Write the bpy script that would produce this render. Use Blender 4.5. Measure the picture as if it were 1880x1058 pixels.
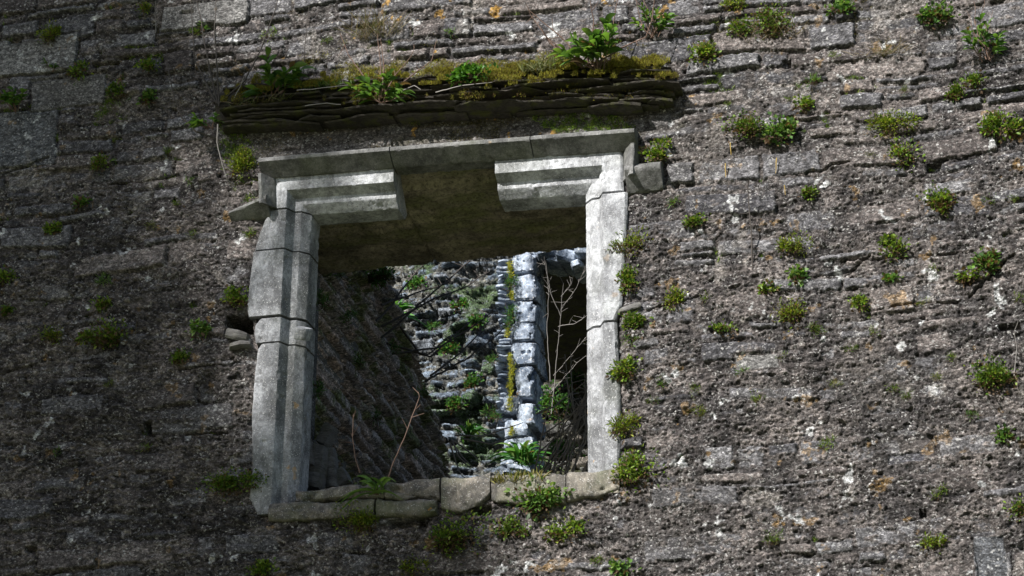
import bpy, math, random
import numpy as np
from mathutils import Vector, Matrix

# ------------------------------------------------------------------ clear
for o in list(bpy.data.objects): bpy.data.objects.remove(o)
scene = bpy.context.scene
COL = scene.collection
R_ = math.radians
random.seed(4)

# ------------------------------------------------------------------ camera
YAW, PITCH, FPX = R_(12.7), R_(22.5), 4000.0
CX, CY = 940.0, 529.0
DIST = FPX / 390.0
ZC = 1.65 + DIST * math.sin(PITCH)
Fv = np.array([-math.sin(YAW)*math.cos(PITCH), math.cos(YAW)*math.cos(PITCH), math.sin(PITCH)])
Rv = np.array([math.cos(YAW), math.sin(YAW), 0.0])
Uv = np.cross(Rv, Fv)
CAM = np.array([0, 0, ZC]) - DIST * Fv
cam = bpy.data.cameras.new("camera")
camo = bpy.data.objects.new("camera", cam); COL.objects.link(camo)
cam.sensor_width = 36.0; cam.lens = FPX / 1880.0 * 36.0
cam.clip_start = 0.05; cam.clip_end = 2000
M = Matrix.Identity(4)
for i in range(3):
    M[i][0] = Rv[i]; M[i][1] = Uv[i]; M[i][2] = -Fv[i]; M[i][3] = CAM[i]
camo.matrix_world = M
scene.camera = camo
scene.render.resolution_x = 1024; scene.render.resolution_y = 576

# ------------------------------------------------------------------ light
SUN = np.array([-0.52, -1.0, 0.80]); SUN /= np.linalg.norm(SUN)      # towards the sun
elev = math.asin(SUN[2]); 
sl = bpy.data.lights.new("sun", 'SUN'); sl.energy = 5.0; sl.angle = R_(0.5); sl.color = (1.0, 0.965, 0.92)
so = bpy.data.objects.new("sun", sl); COL.objects.link(so)
so.rotation_euler = Vector(-SUN).to_track_quat('-Z', 'Y').to_euler()
so.location = (-8, -16, 16)
world = bpy.data.worlds.new("World"); scene.world = world; world.use_nodes = True
wn = world.node_tree.nodes; wl = world.node_tree.links
sky = wn.new('ShaderNodeTexSky'); sky.sky_type = 'NISHITA'; sky.sun_disc = False
sky.sun_elevation = elev; sky.sun_rotation = math.atan2(SUN[0], SUN[1])
wl.new(sky.outputs[0], wn['Background'].inputs[0]); wn['Background'].inputs[1].default_value = 0.062
scene.view_settings.view_transform = 'Standard'; scene.view_settings.look = 'None'
scene.view_settings.exposure = 0.88; scene.view_settings.gamma = 1.0

# ------------------------------------------------------------------ helpers: projection
def W(px, py, y=0.0):
    """point of the place seen at photo pixel (px,py), at depth y behind the wall face"""
    d = Fv + Rv*(px-CX)/FPX - Uv*(py-CY)/FPX
    t = (y - CAM[1]) / d[1]
    return CAM + d*t
def wx(px, py, y=0.0):
    p = W(px, py, y); return p[0], p[2]

# ------------------------------------------------------------------ helpers: noise (numpy)
_rs = np.random.RandomState(7)
PERM = _rs.permutation(4096).astype(np.int64)
_a = np.linspace(0, 2*np.pi, 64, endpoint=False)
G2 = np.stack([np.cos(_a), np.sin(_a)], 1)
G3 = _rs.normal(size=(128, 3)); G3 /= np.linalg.norm(G3, axis=1)[:, None]
RV = _rs.rand(4096); GX_ = G2[np.arange(4096) % 64, 0].copy(); GY_ = G2[np.arange(4096) % 64, 1].copy()
def h2(i, j, s=0):
    return PERM[(PERM[(PERM[(i + s*131) & 4095] + j) & 4095] + s*17) & 4095]
def r2(i, j, s=0): return RV[h2(i, j, s)]
def pn(x, y, s=0):
    xi = np.floor(x).astype(np.int64); yi = np.floor(y).astype(np.int64)
    xf = x - xi; yf = y - yi
    u = xf*xf*xf*(xf*(xf*6-15)+10); v = yf*yf*yf*(yf*(yf*6-15)+10)
    r0 = PERM[(xi+s*131) & 4095]; r1 = PERM[(xi+1+s*131) & 4095]
    def g(i, j, dx, dy):
        q = PERM[((r1 if i else r0)+yi+j) & 4095]; return GX_[q]*dx + GY_[q]*dy
    a = g(0, 0, xf, yf); b = g(1, 0, xf-1, yf); c = g(0, 1, xf, yf-1); d = g(1, 1, xf-1, yf-1)
    return 1.45*((a*(1-u)+b*u)*(1-v) + (c*(1-u)+d*u)*v)
def fbm(x, y, o=4, s=0, g=0.5):
    t = 0; a = 1.0; f = 1.0; n = 0
    for k in range(o):
        t = t + a*pn(x*f + 13.7*k, y*f - 7.3*k, s+k); n += a; a *= g; f *= 2.03
    return t/n*1.25
def pn3(p, s=0):
    pi = np.floor(p).astype(np.int64); f = p - pi
    w = f*f*f*(f*(f*6-15)+10); out = 0
    for i in (0, 1):
        for j in (0, 1):
            for k in (0, 1):
                q = G3[PERM[(h2(pi[:, 0]+i, pi[:, 1]+j, s) + pi[:, 2]+k) & 4095] & 127]
                d = q[:, 0]*(f[:, 0]-i)+q[:, 1]*(f[:, 1]-j)+q[:, 2]*(f[:, 2]-k)
                ww = (w[:, 0] if i else 1-w[:, 0])*(w[:, 1] if j else 1-w[:, 1])*(w[:, 2] if k else 1-w[:, 2])
                out = out + ww*d
    return out*1.5
def fbm3(p, o=3, s=0):
    t = 0; a = 1; n = 0
    for k in range(o): t = t + a*pn3(p*(2.03**k)+k*5.1, s+k); n += a; a *= .5
    return t/n*1.2
def worley(x, y, s=0):
    xi = np.floor(x).astype(np.int64); yi = np.floor(y).astype(np.int64)
    f1 = np.full(x.shape, 9.0); f2 = np.full(x.shape, 9.0); cid = np.zeros(x.shape)
    for i in (-1, 0, 1):
        for j in (-1, 0, 1):
            h = h2(xi+i, yi+j, s)
            px = xi+i+.1+.8*RV[h]; py = yi+j+.1+.8*RV[(h+911) & 4095]
            d = np.hypot(px-x, py-y)
            m = d < f1
            f2 = np.where(m, f1, np.minimum(f2, d)); cid = np.where(m, RV[(h+77) & 4095], cid); f1 = np.where(m, d, f1)
    return f1, f2, cid
def sstep(a, b, x):
    t = np.clip((x-a)/(b-a), 0, 1); return t*t*(3-2*t)
def lerp(a, b, t): return a + (b-a)*t

# ------------------------------------------------------------------ helpers: objects
def tag(o, label=None, cat=None, group=None, kind=None):
    if label: o['label'] = label
    if cat: o['category'] = cat
    if group: o['group'] = group
    if kind: o['kind'] = kind
    return o
def empty(name, loc, label=None, cat=None, group=None):
    o = bpy.data.objects.new(name, None); COL.objects.link(o); o.location = loc
    o.empty_display_size = .05
    return tag(o, label, cat, group)
def mesh_np(name, V, faces, mat, parent=None, smooth=True, sharp=None, attrs=None, loc=None):
    """V (n,3); faces: list of (k, array(m,k)) blocks"""
    V = np.asarray(V, dtype=np.float64)
    if parent is not None and loc is None: loc = (0, 0, 0)
    me = bpy.data.meshes.new(name)
    me.vertices.add(len(V))
    off = np.zeros(3)
    if parent is not None: off = np.array(parent.matrix_basis.translation)
    if parent is not None and parent.parent is not None: off = off + np.array(parent.parent.matrix_basis.translation)
    if parent is None and loc is not None: off = np.array(loc)
    me.vertices.foreach_set('co', (V-off).astype(np.float32).ravel())
    loops = np.concatenate([f.ravel() for k, f in faces]).astype(np.int32)
    tot = np.concatenate([np.full(len(f), k, np.int32) for k, f in faces])
    start = np.concatenate([[0], np.cumsum(tot)[:-1]]).astype(np.int32)
    me.loops.add(len(loops)); me.loops.foreach_set('vertex_index', loops)
    me.polygons.add(len(tot)); me.polygons.foreach_set('loop_start', start); me.polygons.foreach_set('loop_total', tot)
    me.polygons.foreach_set('use_smooth', np.full(len(tot), smooth, bool))
    me.update(calc_edges=True); me.validate()
    if attrs:
        for n, a in attrs.items():
            at = me.attributes.new(n, 'FLOAT_COLOR', 'POINT')
            c = np.ones((len(V), 4), np.float32); c[:, :a.shape[1]] = a
            at.data.foreach_set('color', c.ravel())
    if sharp: me.set_sharp_from_angle(angle=R_(sharp))
    me.materials.append(mat)
    o = bpy.data.objects.new(name, me); COL.objects.link(o)
    if parent is not None: o.parent = parent
    elif loc is not None: o.location = loc
    return o
def grid_faces(nu, nv, off=0):
    i = np.arange(nu*nv).reshape(nv, nu)
    return np.stack([i[:-1, :-1], i[:-1, 1:], i[1:, 1:], i[1:, :-1]], -1).reshape(-1, 4)+off
def resample(P, step):
    """polyline -> denser polyline keeping corners"""
    P = np.asarray(P, float); out = [P[0]]
    for a, b in zip(P[:-1], P[1:]):
        n = max(1, int(math.ceil(np.linalg.norm(b-a)/step)))
        for k in range(1, n+1): out.append(a+(b-a)*k/n)
    return np.array(out)
def vnormals(V, Q):
    N = np.zeros_like(V)
    a = V[Q[:, 2]]-V[Q[:, 0]]; b = V[Q[:, 3]]-V[Q[:, 1]]
    n = np.cross(a, b)
    for k in range(4): np.add.at(N, Q[:, k], n)
    return N/np.maximum(np.linalg.norm(N, axis=1), 1e-12)[:, None]
def loft(name, secs, mat, parent, step=.012, amp=.0015, chip=.0, seed=0, closed=True, sharp=32, attrs=None, big=0.0, wear=1.0):
    """solid of cross sections (each an equal-length list of points); capped; roughened along its normals"""
    secs = [np.asarray(s, float) for s in secs]
    n0 = secs[0].shape[0]
    base = []                                            # same profile resampling for all the sections
    idx = []
    m = n0 if closed else n0-1
    for k in range(m):
        L = max(np.linalg.norm(s[(k+1) % n0]-s[k]) for s in secs)
        q = max(1, int(math.ceil(L/step)))
        for t in range(q): idx.append((k, t/q))
    if not closed: idx.append((n0-1, 0))
    def prof(s): return np.array([s[k]+(s[(k+1) % n0]-s[k])*t for k, t in idx])
    S = [prof(s) for s in secs]; out = [S[0]]
    for a, b in zip(S[:-1], S[1:]):
        q = max(1, int(math.ceil(np.linalg.norm(b-a, axis=1).mean()/step)))
        for t in range(1, q+1): out.append(a+(b-a)*t/q)
    S = np.array(out); nv, nu = S.shape[:2]; V = S.reshape(-1, 3)
    i = np.arange(nu*nv).reshape(nv, nu)
    if closed: j = np.concatenate([i, i[:, :1]], 1)
    else: j = i
    Q = np.stack([j[:-1, :-1], j[:-1, 1:], j[1:, 1:], j[1:, :-1]], -1).reshape(-1, 4)
    N = vnormals(V, Q)
    # orientation: outward
    c = V.mean(0)
    if np.sum((V-c)*N) < 0: N = -N; Q = Q[:, ::-1]
    d = amp*fbm3(V*28, 3, seed) + amp*.8*pn3(V*120, seed+9)
    if big: d = d + big*fbm3(V*6, 2, seed+30)
    if chip: d = d - chip*sstep(.28, .6, fbm3(V*13+seed, 3, seed+4))
    # arris wear: where neighbouring normals disagree
    if closed:
        NN = N.reshape(nv, nu, 3); Vv = V.reshape(nv, nu, 3)
        lap = (np.roll(Vv, 1, 1)+np.roll(Vv, -1, 1))/2-Vv
        cur = np.clip(-(lap*NN).sum(-1), 0, .006).reshape(-1)
        d = d - cur*wear*(.25+1.7*np.clip(fbm3(V*30, 2, seed+17), -.1, 1))
    V = V + N*d[:, None]
    faces = [(4, Q)]
    if closed:
        a, b = i[0], i[-1]
        faces += [(nu, a[None, ::-1]), (nu, b[None, :])]
    return mesh_np(name, V, faces, mat, parent, True, sharp, attrs)

# ------------------------------------------------------------------ materials
def nodes_of(m):
    m.use_nodes = True; nt = m.node_tree
    return nt, nt.nodes, nt.links, nt.nodes['Principled BSDF']
def nz(nt, scale, detail=4, rough=.6, vec=None, dist=0):
    n = nt.nodes.new('ShaderNodeTexNoise'); n.inputs['Scale'].default_value = scale
    n.inputs['Detail'].default_value = detail; n.inputs['Roughness'].default_value = rough; n.inputs['Distortion'].default_value = dist
    if vec is not None: nt.links.new(vec, n.inputs['Vector'])
    return n.outputs['Fac']
def ramp(nt, fac, stops):
    r = nt.nodes.new('ShaderNodeValToRGB'); e = r.color_ramp.elements
    while len(e) < len(stops): e.new(.5)
    for el, (p, c) in zip(e, stops):
        el.position = p; el.color = (c, c, c, 1) if np.isscalar(c) else (*c, 1)
    nt.links.new(fac, r.inputs[0]); return r.outputs[0]
def mix(nt, fac, a, b, mode='MIX'):
    m = nt.nodes.new('ShaderNodeMix'); m.data_type = 'RGBA'; m.blend_type = mode
    for s, v in ((m.inputs[0], fac), (m.inputs[6], a), (m.inputs[7], b)):
        if hasattr(v, 'links') or hasattr(v, 'is_linked'): nt.links.new(v, s)
        elif np.isscalar(v): s.default_value = v
        else: s.default_value = (*v, 1)
    return m.outputs[2]
def coords(nt, sc=None):
    t = nt.nodes.new('ShaderNodeTexCoord')
    if sc is None: return t.outputs['Object']
    mp = nt.nodes.new('ShaderNodeMapping'); mp.inputs['Scale'].default_value = sc
    nt.links.new(t.outputs['Object'], mp.inputs[0]); return mp.outputs[0]
def bump(nt, b, h, dist, strength=1.0):
    n = nt.nodes.new('ShaderNodeBump'); n.inputs['Distance'].default_value = dist; n.inputs['Strength'].default_value = strength
    nt.links.new(h, n.inputs['Height']); nt.links.new(n.outputs[0], b.inputs['Normal'])

def masonry_mat(name, fleck=(.60, .59, .57), fleck_lo=.57, fleck_hi=.65, fleck_amt=.95, contrast=.85, crust=.55):
    m = bpy.data.materials.new(name); nt, N, L, b = nodes_of(m)
    at = N.new('ShaderNodeAttribute'); at.attribute_name = 'tint'
    v = coords(nt)
    c = mix(nt, 1.0, at.outputs['Color'], ramp(nt, nz(nt, 38, 6, .8, v, .4), [(.30, 1-contrast), (.5, .95), (.70, 1+contrast)]), 'MULTIPLY')
    for sc, lo, hi in ((70, .45, 1.55), (150, .55, 1.5)):
        vo = N.new('ShaderNodeTexVoronoi'); vo.inputs['Scale'].default_value = sc; L.new(coords(nt, (1, 1, 1.6)), vo.inputs['Vector'])
        sp = N.new('ShaderNodeSeparateColor'); L.new(vo.outputs['Color'], sp.inputs[0])
        c = mix(nt, 1.0, c, ramp(nt, sp.outputs[0], [(0.0, lo), (.75, 1.0), (1.0, hi)]), 'MULTIPLY')
    c = mix(nt, ramp(nt, nz(nt, 19, 4, .65, v), [(.53, 0.0), (.66, crust)]), c, (.035, .031, .03))          # dark crust
    f = ramp(nt, nz(nt, 62, 5, .75, v, .6), [(fleck_lo, 0.0), (fleck_hi, fleck_amt)])
    f2 = ramp(nt, nz(nt, 7, 4, .7, v), [(.38, .0), (.66, 1.0)])
    vo = N.new('ShaderNodeTexVoronoi'); vo.inputs['Scale'].default_value = 105; L.new(coords(nt, (1, 1, 1.4)), vo.inputs['Vector'])
    sp = N.new('ShaderNodeSeparateColor'); L.new(vo.outputs['Color'], sp.inputs[0])
    f = mix(nt, 1.0, f, f2, 'MULTIPLY')
    f3 = mix(nt, 1.0, ramp(nt, sp.outputs[1], [(.90, 0.0), (.96, fleck_amt*.75)]), ramp(nt, nz(nt, 11, 4, .75, v), [(.44, 0.0), (.64, 1.0)]), 'MULTIPLY')
    f = mix(nt, 1.0, f, f3, 'LIGHTEN')
    c = mix(nt, f, c, fleck)                                                                              # pale lichen flecks
    L.new(c, b.inputs['Base Color']); b.inputs['Roughness'].default_value = .93
    b.inputs['Specular IOR Level'].default_value = .25
    bump(nt, b, nz(nt, 95, 6, .75, v), .012, 1.0)
    return m
MAT_WALL = masonry_mat('weathered_rubble')
MAT_INNER = masonry_mat('inner_rubble', fleck=(.5, .55, .6), fleck_amt=.8)
MAT_DARKIN = masonry_mat('plain_rubble', fleck=(.3, .3, .28), fleck_lo=.66, fleck_hi=.76, fleck_amt=.6, crust=.12)

def dressed_mat(name, base, dark, fleck_amt=.85, green=0.0, orange=.5, spk=150):
    m = bpy.data.materials.new(name); nt, N, L, b = nodes_of(m); v = coords(nt)
    c = mix(nt, ramp(nt, nz(nt, 6, 7, .75, v, .5), [(.40, 0.0), (.60, 1.0)]), base, dark)
    c = mix(nt, 1.0, c, ramp(nt, nz(nt, 60, 6, .8, v), [(.32, .55), (.52, 1.0), (.70, 1.3)]), 'MULTIPLY')
    c = mix(nt, ramp(nt, nz(nt, 13, 6, .75, coords(nt, (1, 1, .45))), [(.46, 0.0), (.62, .75)]), c, tuple(.5*q for q in dark))      # grime runs
    if green:
        c = mix(nt, ramp(nt, nz(nt, 4.3, 4, .6, v), [(.48, 0.0), (.66, green)]), c, (.10, .115, .06))
    c = mix(nt, ramp(nt, nz(nt, spk, 3, .6, v), [(.60, 0.0), (.68, fleck_amt)]), c, (.66, .66, .65))
    c = mix(nt, ramp(nt, nz(nt, 130, 2, .5, coords(nt, (1, 1, 1.3))), [(.64, 0.0), (.72, .8)]), c, (.06, .06, .055))
    c = mix(nt, ramp(nt, nz(nt, 11, 3, .5, v), [(.70, 0.0), (.74, orange)]), c, (.48, .27, .07))
    L.new(c, b.inputs['Base Color']); b.inputs['Roughness'].default_value = .88; b.inputs['Specular IOR Level'].default_value = .3
    bump(nt, b, nz(nt, 70, 7, .78, v), .006, .9)
    return m
MAT_STONE = dressed_mat('dressed_limestone', (.385, .395, .415), (.16, .163, .17), .8, green=.2)
MAT_HEAD = dressed_mat('pale_limestone', (.53, .545, .57), (.25, .255, .27), .7, green=.2, orange=.15)
MAT_HOOD = dressed_mat('hood_limestone', (.22, .218, .215), (.11, .11, .107), .2, green=.35, orange=.2)
MAT_SILL = dressed_mat('sill_limestone', (.245, .22, .185), (.075, .072, .068), .5, green=.6, orange=.8)
MAT_QUOIN = dressed_mat('sky_tinted_limestone', (.50, .57, .67), (.10, .13, .18), 1.0, spk=55)  # bluish cast of the sky's light put into the stone colour

def slate_mat(name, a, b_, moss):
    m = bpy.data.materials.new(name); nt, N, L, b = nodes_of(m); v = coords(nt, (1, 1, 5))
    c = mix(nt, ramp(nt, nz(nt, 9, 5, .65, v), [(.35, 0.0), (.65, 1.0)]), a, b_)
    c = mix(nt, 1.0, c, ramp(nt, nz(nt, 60, 4, .7, v), [(.3, .5), (.7, 1.4)]), 'MULTIPLY')
    c = mix(nt, ramp(nt, nz(nt, 14, 4, .6, coords(nt)), [(.5, 0.0), (.64, moss)]), c, (.07, .075, .022))
    L.new(c, b.inputs['Base Color']); b.inputs['Roughness'].default_value = .9; b.inputs['Specular IOR Level'].default_value = .25
    bump(nt, b, nz(nt, 45, 5, .7, v), .008, .9); return m
MAT_SLATE = slate_mat('mossy_slate', (.07, .062, .052), (.035, .031, .027), .8)
MAT_SLAB = slate_mat('broken_slate', (.2, .195, .19), (.11, .105, .1), .3)

def soffit_mat():
    m = bpy.data.materials.new('soffit_render'); nt, N, L, b = nodes_of(m); v = coords(nt)
    c = mix(nt, ramp(nt, nz(nt, 5, 6, .75, v), [(.40, 0.0), (.60, 1.0)]), (.46, .40, .29), (.16, .138, .10))
    c = mix(nt, ramp(nt, nz(nt, 3, 4, .6, coords(nt, (1, 2.5, 1))), [(.45, 0.0), (.62, .75)]), c, (.22, .23, .09))
    c = mix(nt, ramp(nt, nz(nt, 60, 4, .7, v), [(.48, 0.0), (.66, .7)]), c, (.03, .028, .02))
    L.new(c, b.inputs['Base Color']); b.inputs['Roughness'].default_value = .95
    bump(nt, b, nz(nt, 70, 5, .7, v), .008, .9); return m
MAT_SOFFIT = soffit_mat()

def leaf_mat(name, rough=.5, trans=.42):
    m = bpy.data.materials.new(name); nt, N, L, b = nodes_of(m)
    at = N.new('ShaderNodeAttribute'); at.attribute_name = 'tint'
    L.new(at.outputs['Color'], b.inputs['Base Color']); b.inputs['Roughness'].default_value = rough
    b.inputs['Specular IOR Level'].default_value = .35
    t = N.new('ShaderNodeBsdfTranslucent'); mx = N.new('ShaderNodeMixShader'); mx.inputs[0].default_value = trans
    br = mix(nt, 1.0, at.outputs['Color'], (1.3, 1.25, .7), 'MULTIPLY')
    L.new(br, t.inputs[0]); L.new(b.outputs[0], mx.inputs[1]); L.new(t.outputs[0], mx.inputs[2])
    L.new(mx.outputs[0], N['Material Output'].inputs[0]); return m
MAT_LEAF = leaf_mat('leaf'); MAT_MOSS = leaf_mat('moss', .9, .15)
def bark_mat(name, a, b_):
    m = bpy.data.materials.new(name); nt, N, L, b = nodes_of(m)
    c = mix(nt, nz(nt, 40, 4, .6, coords(nt, (1, 1, .3))), a, b_); L.new(c, b.inputs['Base Color']); b.inputs['Roughness'].default_value = .85
    return m
MAT_STEM = bark_mat('brown_stem', (.09, .055, .04), (.16, .1, .075))
MAT_TWIG = bark_mat('grey_twig', (.17, .155, .145), (.32, .30, .28))
MAT_DARKTWIG = bark_mat('dark_twig', (.04, .034, .03), (.08, .068, .06))
MAT_BARK = bark_mat('tree_bark', (.09, .075, .06), (.16, .14, .12))

# ------------------------------------------------------------------ masonry generator
def masonry(u, v, seed, rowh=(.03, .10), sw=(.07, .40), mort=None, rough=.010, gap=.010, relief=1.0, tilt=1.0, split=.4, umin=-8, vmin=-1, umax=9, vmax=12):
    """u,v arrays in metres -> outward relief h (m), tint (n,3), stone mask, edge"""
    rs = np.random.RandomState(seed)
    uu = u + .012*fbm(u*5, v*7, 3, seed+1) + .004*pn(u*25, v*35, seed+2)
    vv = v + .045*fbm(u*.9, v*1.1, 2, seed+3) + .013*fbm(u*4.0, v*5, 3, seed+4) + .004*pn(u*22, v*18, seed+5)
    b = [vmin]
    while b[-1] < vmax: b.append(b[-1] + rowh[0] + (rowh[1]-rowh[0])*rs.rand()**1.6)
    b = np.array(b); r = np.clip(np.searchsorted(b, vv) - 1, 0, len(b)-2)
    t0 = b[r]; t1 = b[r+1]
    c0 = np.zeros_like(u); c1 = np.zeros_like(u); ci = np.zeros(u.shape, np.int64)
    order = np.argsort(r, kind='stable'); rr = r[order]; cuts = np.searchsorted(rr, np.arange(len(b)))
    for k in range(len(b)-1):
        s, e = cuts[k], cuts[k+1] if k+1 < len(cuts) else len(rr)
        hh = b[k+1]-b[k]
        lo = sw[0]+hh*.5; x = [umin - rs.rand()*.3]
        while x[-1] < umax: x.append(x[-1] + lo + (sw[1]-sw[0])*rs.rand()**1.7)
        if s >= e: continue
        x = np.array(x); ii = order[s:e]; q = np.clip(np.searchsorted(x, uu[ii])-1, 0, len(x)-2)
        c0[ii] = x[q]; c1[ii] = x[q+1]; ci[ii] = q
    # some stones are two or three thin slates
    hs = r2(r, ci, seed+11); frac = .3+.4*r2(r, ci, seed+12); tt = (vv-t0)/(t1-t0)
    sp = (hs < split) & ((t1-t0) > rowh[0]*1.5)
    up = sp & (tt > frac); dn = sp & ~up; tm = t0+(t1-t0)*frac
    t0 = np.where(up, tm, t0); t1 = np.where(dn, tm, t1); ci2 = ci*3 + up*1 + dn*2
    rnd = lambda s: r2(r*7+3, ci2, seed+s)
    du = np.minimum(uu-c0, c1-uu); dv = np.minimum(vv-t0, t1-vv)
    # skewed ends and rounded corners
    e = np.where((du < .03) & (dv < .02), du*dv/np.maximum(np.hypot(du, dv), 1e-5)*1.25, np.minimum(du, dv))
    e = e - gap*.5 + .004*fbm(u*30, v*40, 2, seed+6) - .006*(rnd(23)-.3)
    lu = (uu-(c0+c1)/2); lv = (vv-(t0+t1)/2)
    f1, f2, cid = worley(u*42, v*55, seed+9)
    peb = (1-np.clip(f1*1.3, 0, 1))*(cid-.15)
    g1, g2, gid = worley(u*24+.3*fbm(u*20, v*20, 2, seed+26), v*46, seed+25)
    chip = sstep(.04, .22, g2-g1)*(gid-.3)
    fine = fbm(u*48, v*70, 3, seed+21, .75)
    hm = (-.016 if mort is None else mort) + rough*(1.1*fbm(u*9, v*15, 4, seed+20) + 1.15*fine + .6*peb + .9*chip)
    hst = (rnd(13)-.42)*.037 + tilt*(lu*(rnd(14)-.5)*.07 + lv*(rnd(15)-.60)*.24)
    hst = hst + .006*sstep(0, .014, e) + .0045*fbm(u*9+rnd(16)*40, v*45, 3, seed+7)*(.2+rnd(17)) + .006*fbm(u*13, v*19, 4, seed+8, .6) + .0020*fine*(.4+rnd(18))
    hst = hst*relief - .06*relief*(1-sstep(-.004, .007, e))
    pit = sstep(.42, .62, fbm(u*13, v*20, 3, seed+22)); hm = hm - pit*.022
    k = .004
    hh = np.clip(.5+.5*(hst-hm)/k, 0, 1); h = lerp(hm, hst, hh) + k*hh*(1-hh)
    st = sstep(-.002, .003, hst-hm)
    return h, st, rnd, e, r, (gid, cid, fine)
def wall_tint(u, v, st, rnd, seed, agg=None, stone_lo=(.080, .078, .086), stone_hi=(.235, .230, .24), mortar_a=(.182, .160, .15), mortar_b=(.064, .058, .058)):
    a = np.array(stone_lo); b = np.array(stone_hi)
    cs = a + (b-a)*(np.clip(rnd(31)*.75+.25*rnd(32)+.25*fbm(u*6, v*9, 3, seed+40), 0, 1))[:, None]
    warm = (rnd(33) > .72)[:, None]
    cs = np.where(warm, cs*np.array([1.08, .96, .86]), cs)
    t = sstep(-.45, .45, fbm(u*2.6, v*3.2, 4, seed+41) + .35*fbm(u*21, v*26, 2, seed+42))[:, None]
    cm = np.array(mortar_a)*(1-t)+np.array(mortar_b)*t
    if agg is not None:                                   # aggregate in the render: pale chips among a dark crust
        gid, cid, fine = agg
        k = .45+.95*gid**1.3+.35*(cid-.5)+.55*np.clip(fine, -.5, .8); cm = cm*np.clip(k, .25, 2.2)[:, None]
        cs = cs*np.clip(.75+.35*cid+.45*np.clip(fine, -.5, .7), .4, 1.5)[:, None]
    return cm + (cs-cm)*st[:, None]
def blend(c, m, col): return c + (np.array(col)-c)*np.clip(m, 0, 1)[:, None]

# ================================================================== THE WALL WITH THE WINDOW
wall = empty('ruined_wall', (0, 0, 0), 'tall weathered grey rubble stone wall with a broken moulded stone window', 'wall')
TOPZ, THICK = 7.75, 1.0
# image landmarks -> wall plane
def line(p, q, y):                      # line of the moulding in the plane y : returns f(t)->(x,z)
    return np.array(wx(*p, y)), np.array(wx(*q, y))
FY = -.022                               # face of the dressed stones stands just proud of the rubble
Lb = np.array(wx(497.5, 925, FY)); Lt = np.array(wx(527, 349, FY))      # left face arris
Rb = np.array(wx(1112, 880, FY)); Rt = np.array(wx(1106, 304, FY))      # right face arris
OUT0 = .105
PROF = [(0, 0), (.027, .055), (.060, .056), (.100, .100), (.103, .225)]  # (inward, deep)
PATCH = [(255, 130, 1)]
# opening in the rubble
def outer(pxs): return [np.array(wx(*p, 0)) for p in pxs]
HOLE = outer([(496, 318), (706, 300), (720, 288), (925, 272), (940, 282), (1136, 264), (1136, 600), (1128, 880), (1120, 890), (520, 938), (490, 950), (474, 800), (472, 640), (470, 590), (478, 470), (492, 380)])
def inpoly(x, z, P):
    P = np.array(P); ins = np.zeros(x.shape, bool); n = len(P)
    for i in range(n):
        a = P[i]; b = P[(i+1) % n]
        c = ((a[1] > z) != (b[1] > z)); 
        with np.errstate(divide='ignore', invalid='ignore'):
            xx = (b[0]-a[0])*(z-a[1])/(b[1]-a[1])+a[0]
        ins ^= c & (x < xx)
    return ins
def dpoly(x, z, P):
    P = np.array(P); d = np.full(x.shape, 9.0); n = len(P)
    for i in range(n):
        a = P[i]; b = P[(i+1) % n]; ab = b-a
        t = np.clip(((x-a[0])*ab[0]+(z-a[1])*ab[1])/(ab@ab), 0, 1)
        d = np.minimum(d, np.hypot(x-a[0]-t*ab[0], z-a[1]-t*ab[1]))
    return d
def axis(lo, a, b, hi, step):
    mid = np.arange(a, b+step, step); L = [mid[0]]; s = step
    left = []; x = mid[0]
    while x > lo: s = min(s*1.05, .016 if x > mid[0]-2.2 else .1); x -= s; left.append(x)
    right = []; x = mid[-1]; s = step
    while x < hi: s = min(s*1.05, .016 if x < mid[-1]+2.2 else .1); x += s; right.append(x)
    return np.concatenate([left[::-1], mid, right])
cs_ = [W(0, 0), W(1880, 0), W(0, 1058), W(1880, 1058)]
xs = axis(-7.5, min(c[0] for c in cs_)-.08, max(c[0] for c in cs_)+.08, 7.5, .0042)
zs = axis(0, min(c[2] for c in cs_)-.05, max(c[2] for c in cs_)+.05, TOPZ, .0042)
X, Z = np.meshgrid(xs, zs); x = X.ravel(); z = Z.ravel(); nu, nv = len(xs), len(zs)
# back-projection for masks: photo pixel of each wall point
def pix(x, y, z):
    d = np.stack([x-CAM[0], np.zeros_like(x)+y-CAM[1], z-CAM[2]], -1)
    f = d@Fv; return CX+FPX*(d@Rv)/f, CY-FPX*(d@Uv)/f
ledge_z = lambda x: W(820, 150)[2] + 0*x
# amount of surviving render: bare coursed stone at the top, eroded render below and to the right
top_z = W(940, 300)[2]; left_x = W(330, 500)[0]
cover = sstep(.25, -.55, (z-top_z) + .35*fbm(x*1.1, z*1.3, 3, 500)) 
cover = cover + .55*fbm(x*1.6, z*2.0, 3, 501) - .12*sstep(-1.0, -2.3, x)
mort = lerp(-.005, .009, np.clip(cover, 0, 1.25)) + .023*fbm(x*3.5, z*5, 4, 503)
rgh = lerp(.008, .0125, np.clip(cover, 0, 1))
h, st, rnd, e, rr_, cc_ = masonry(x, z, 21, relief=.86, split=.22, rowh=(.045, .15), sw=(.08, .44), mort=mort, rough=rgh)
tint = wall_tint(x, z, st, rnd, 21, cc_)
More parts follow.
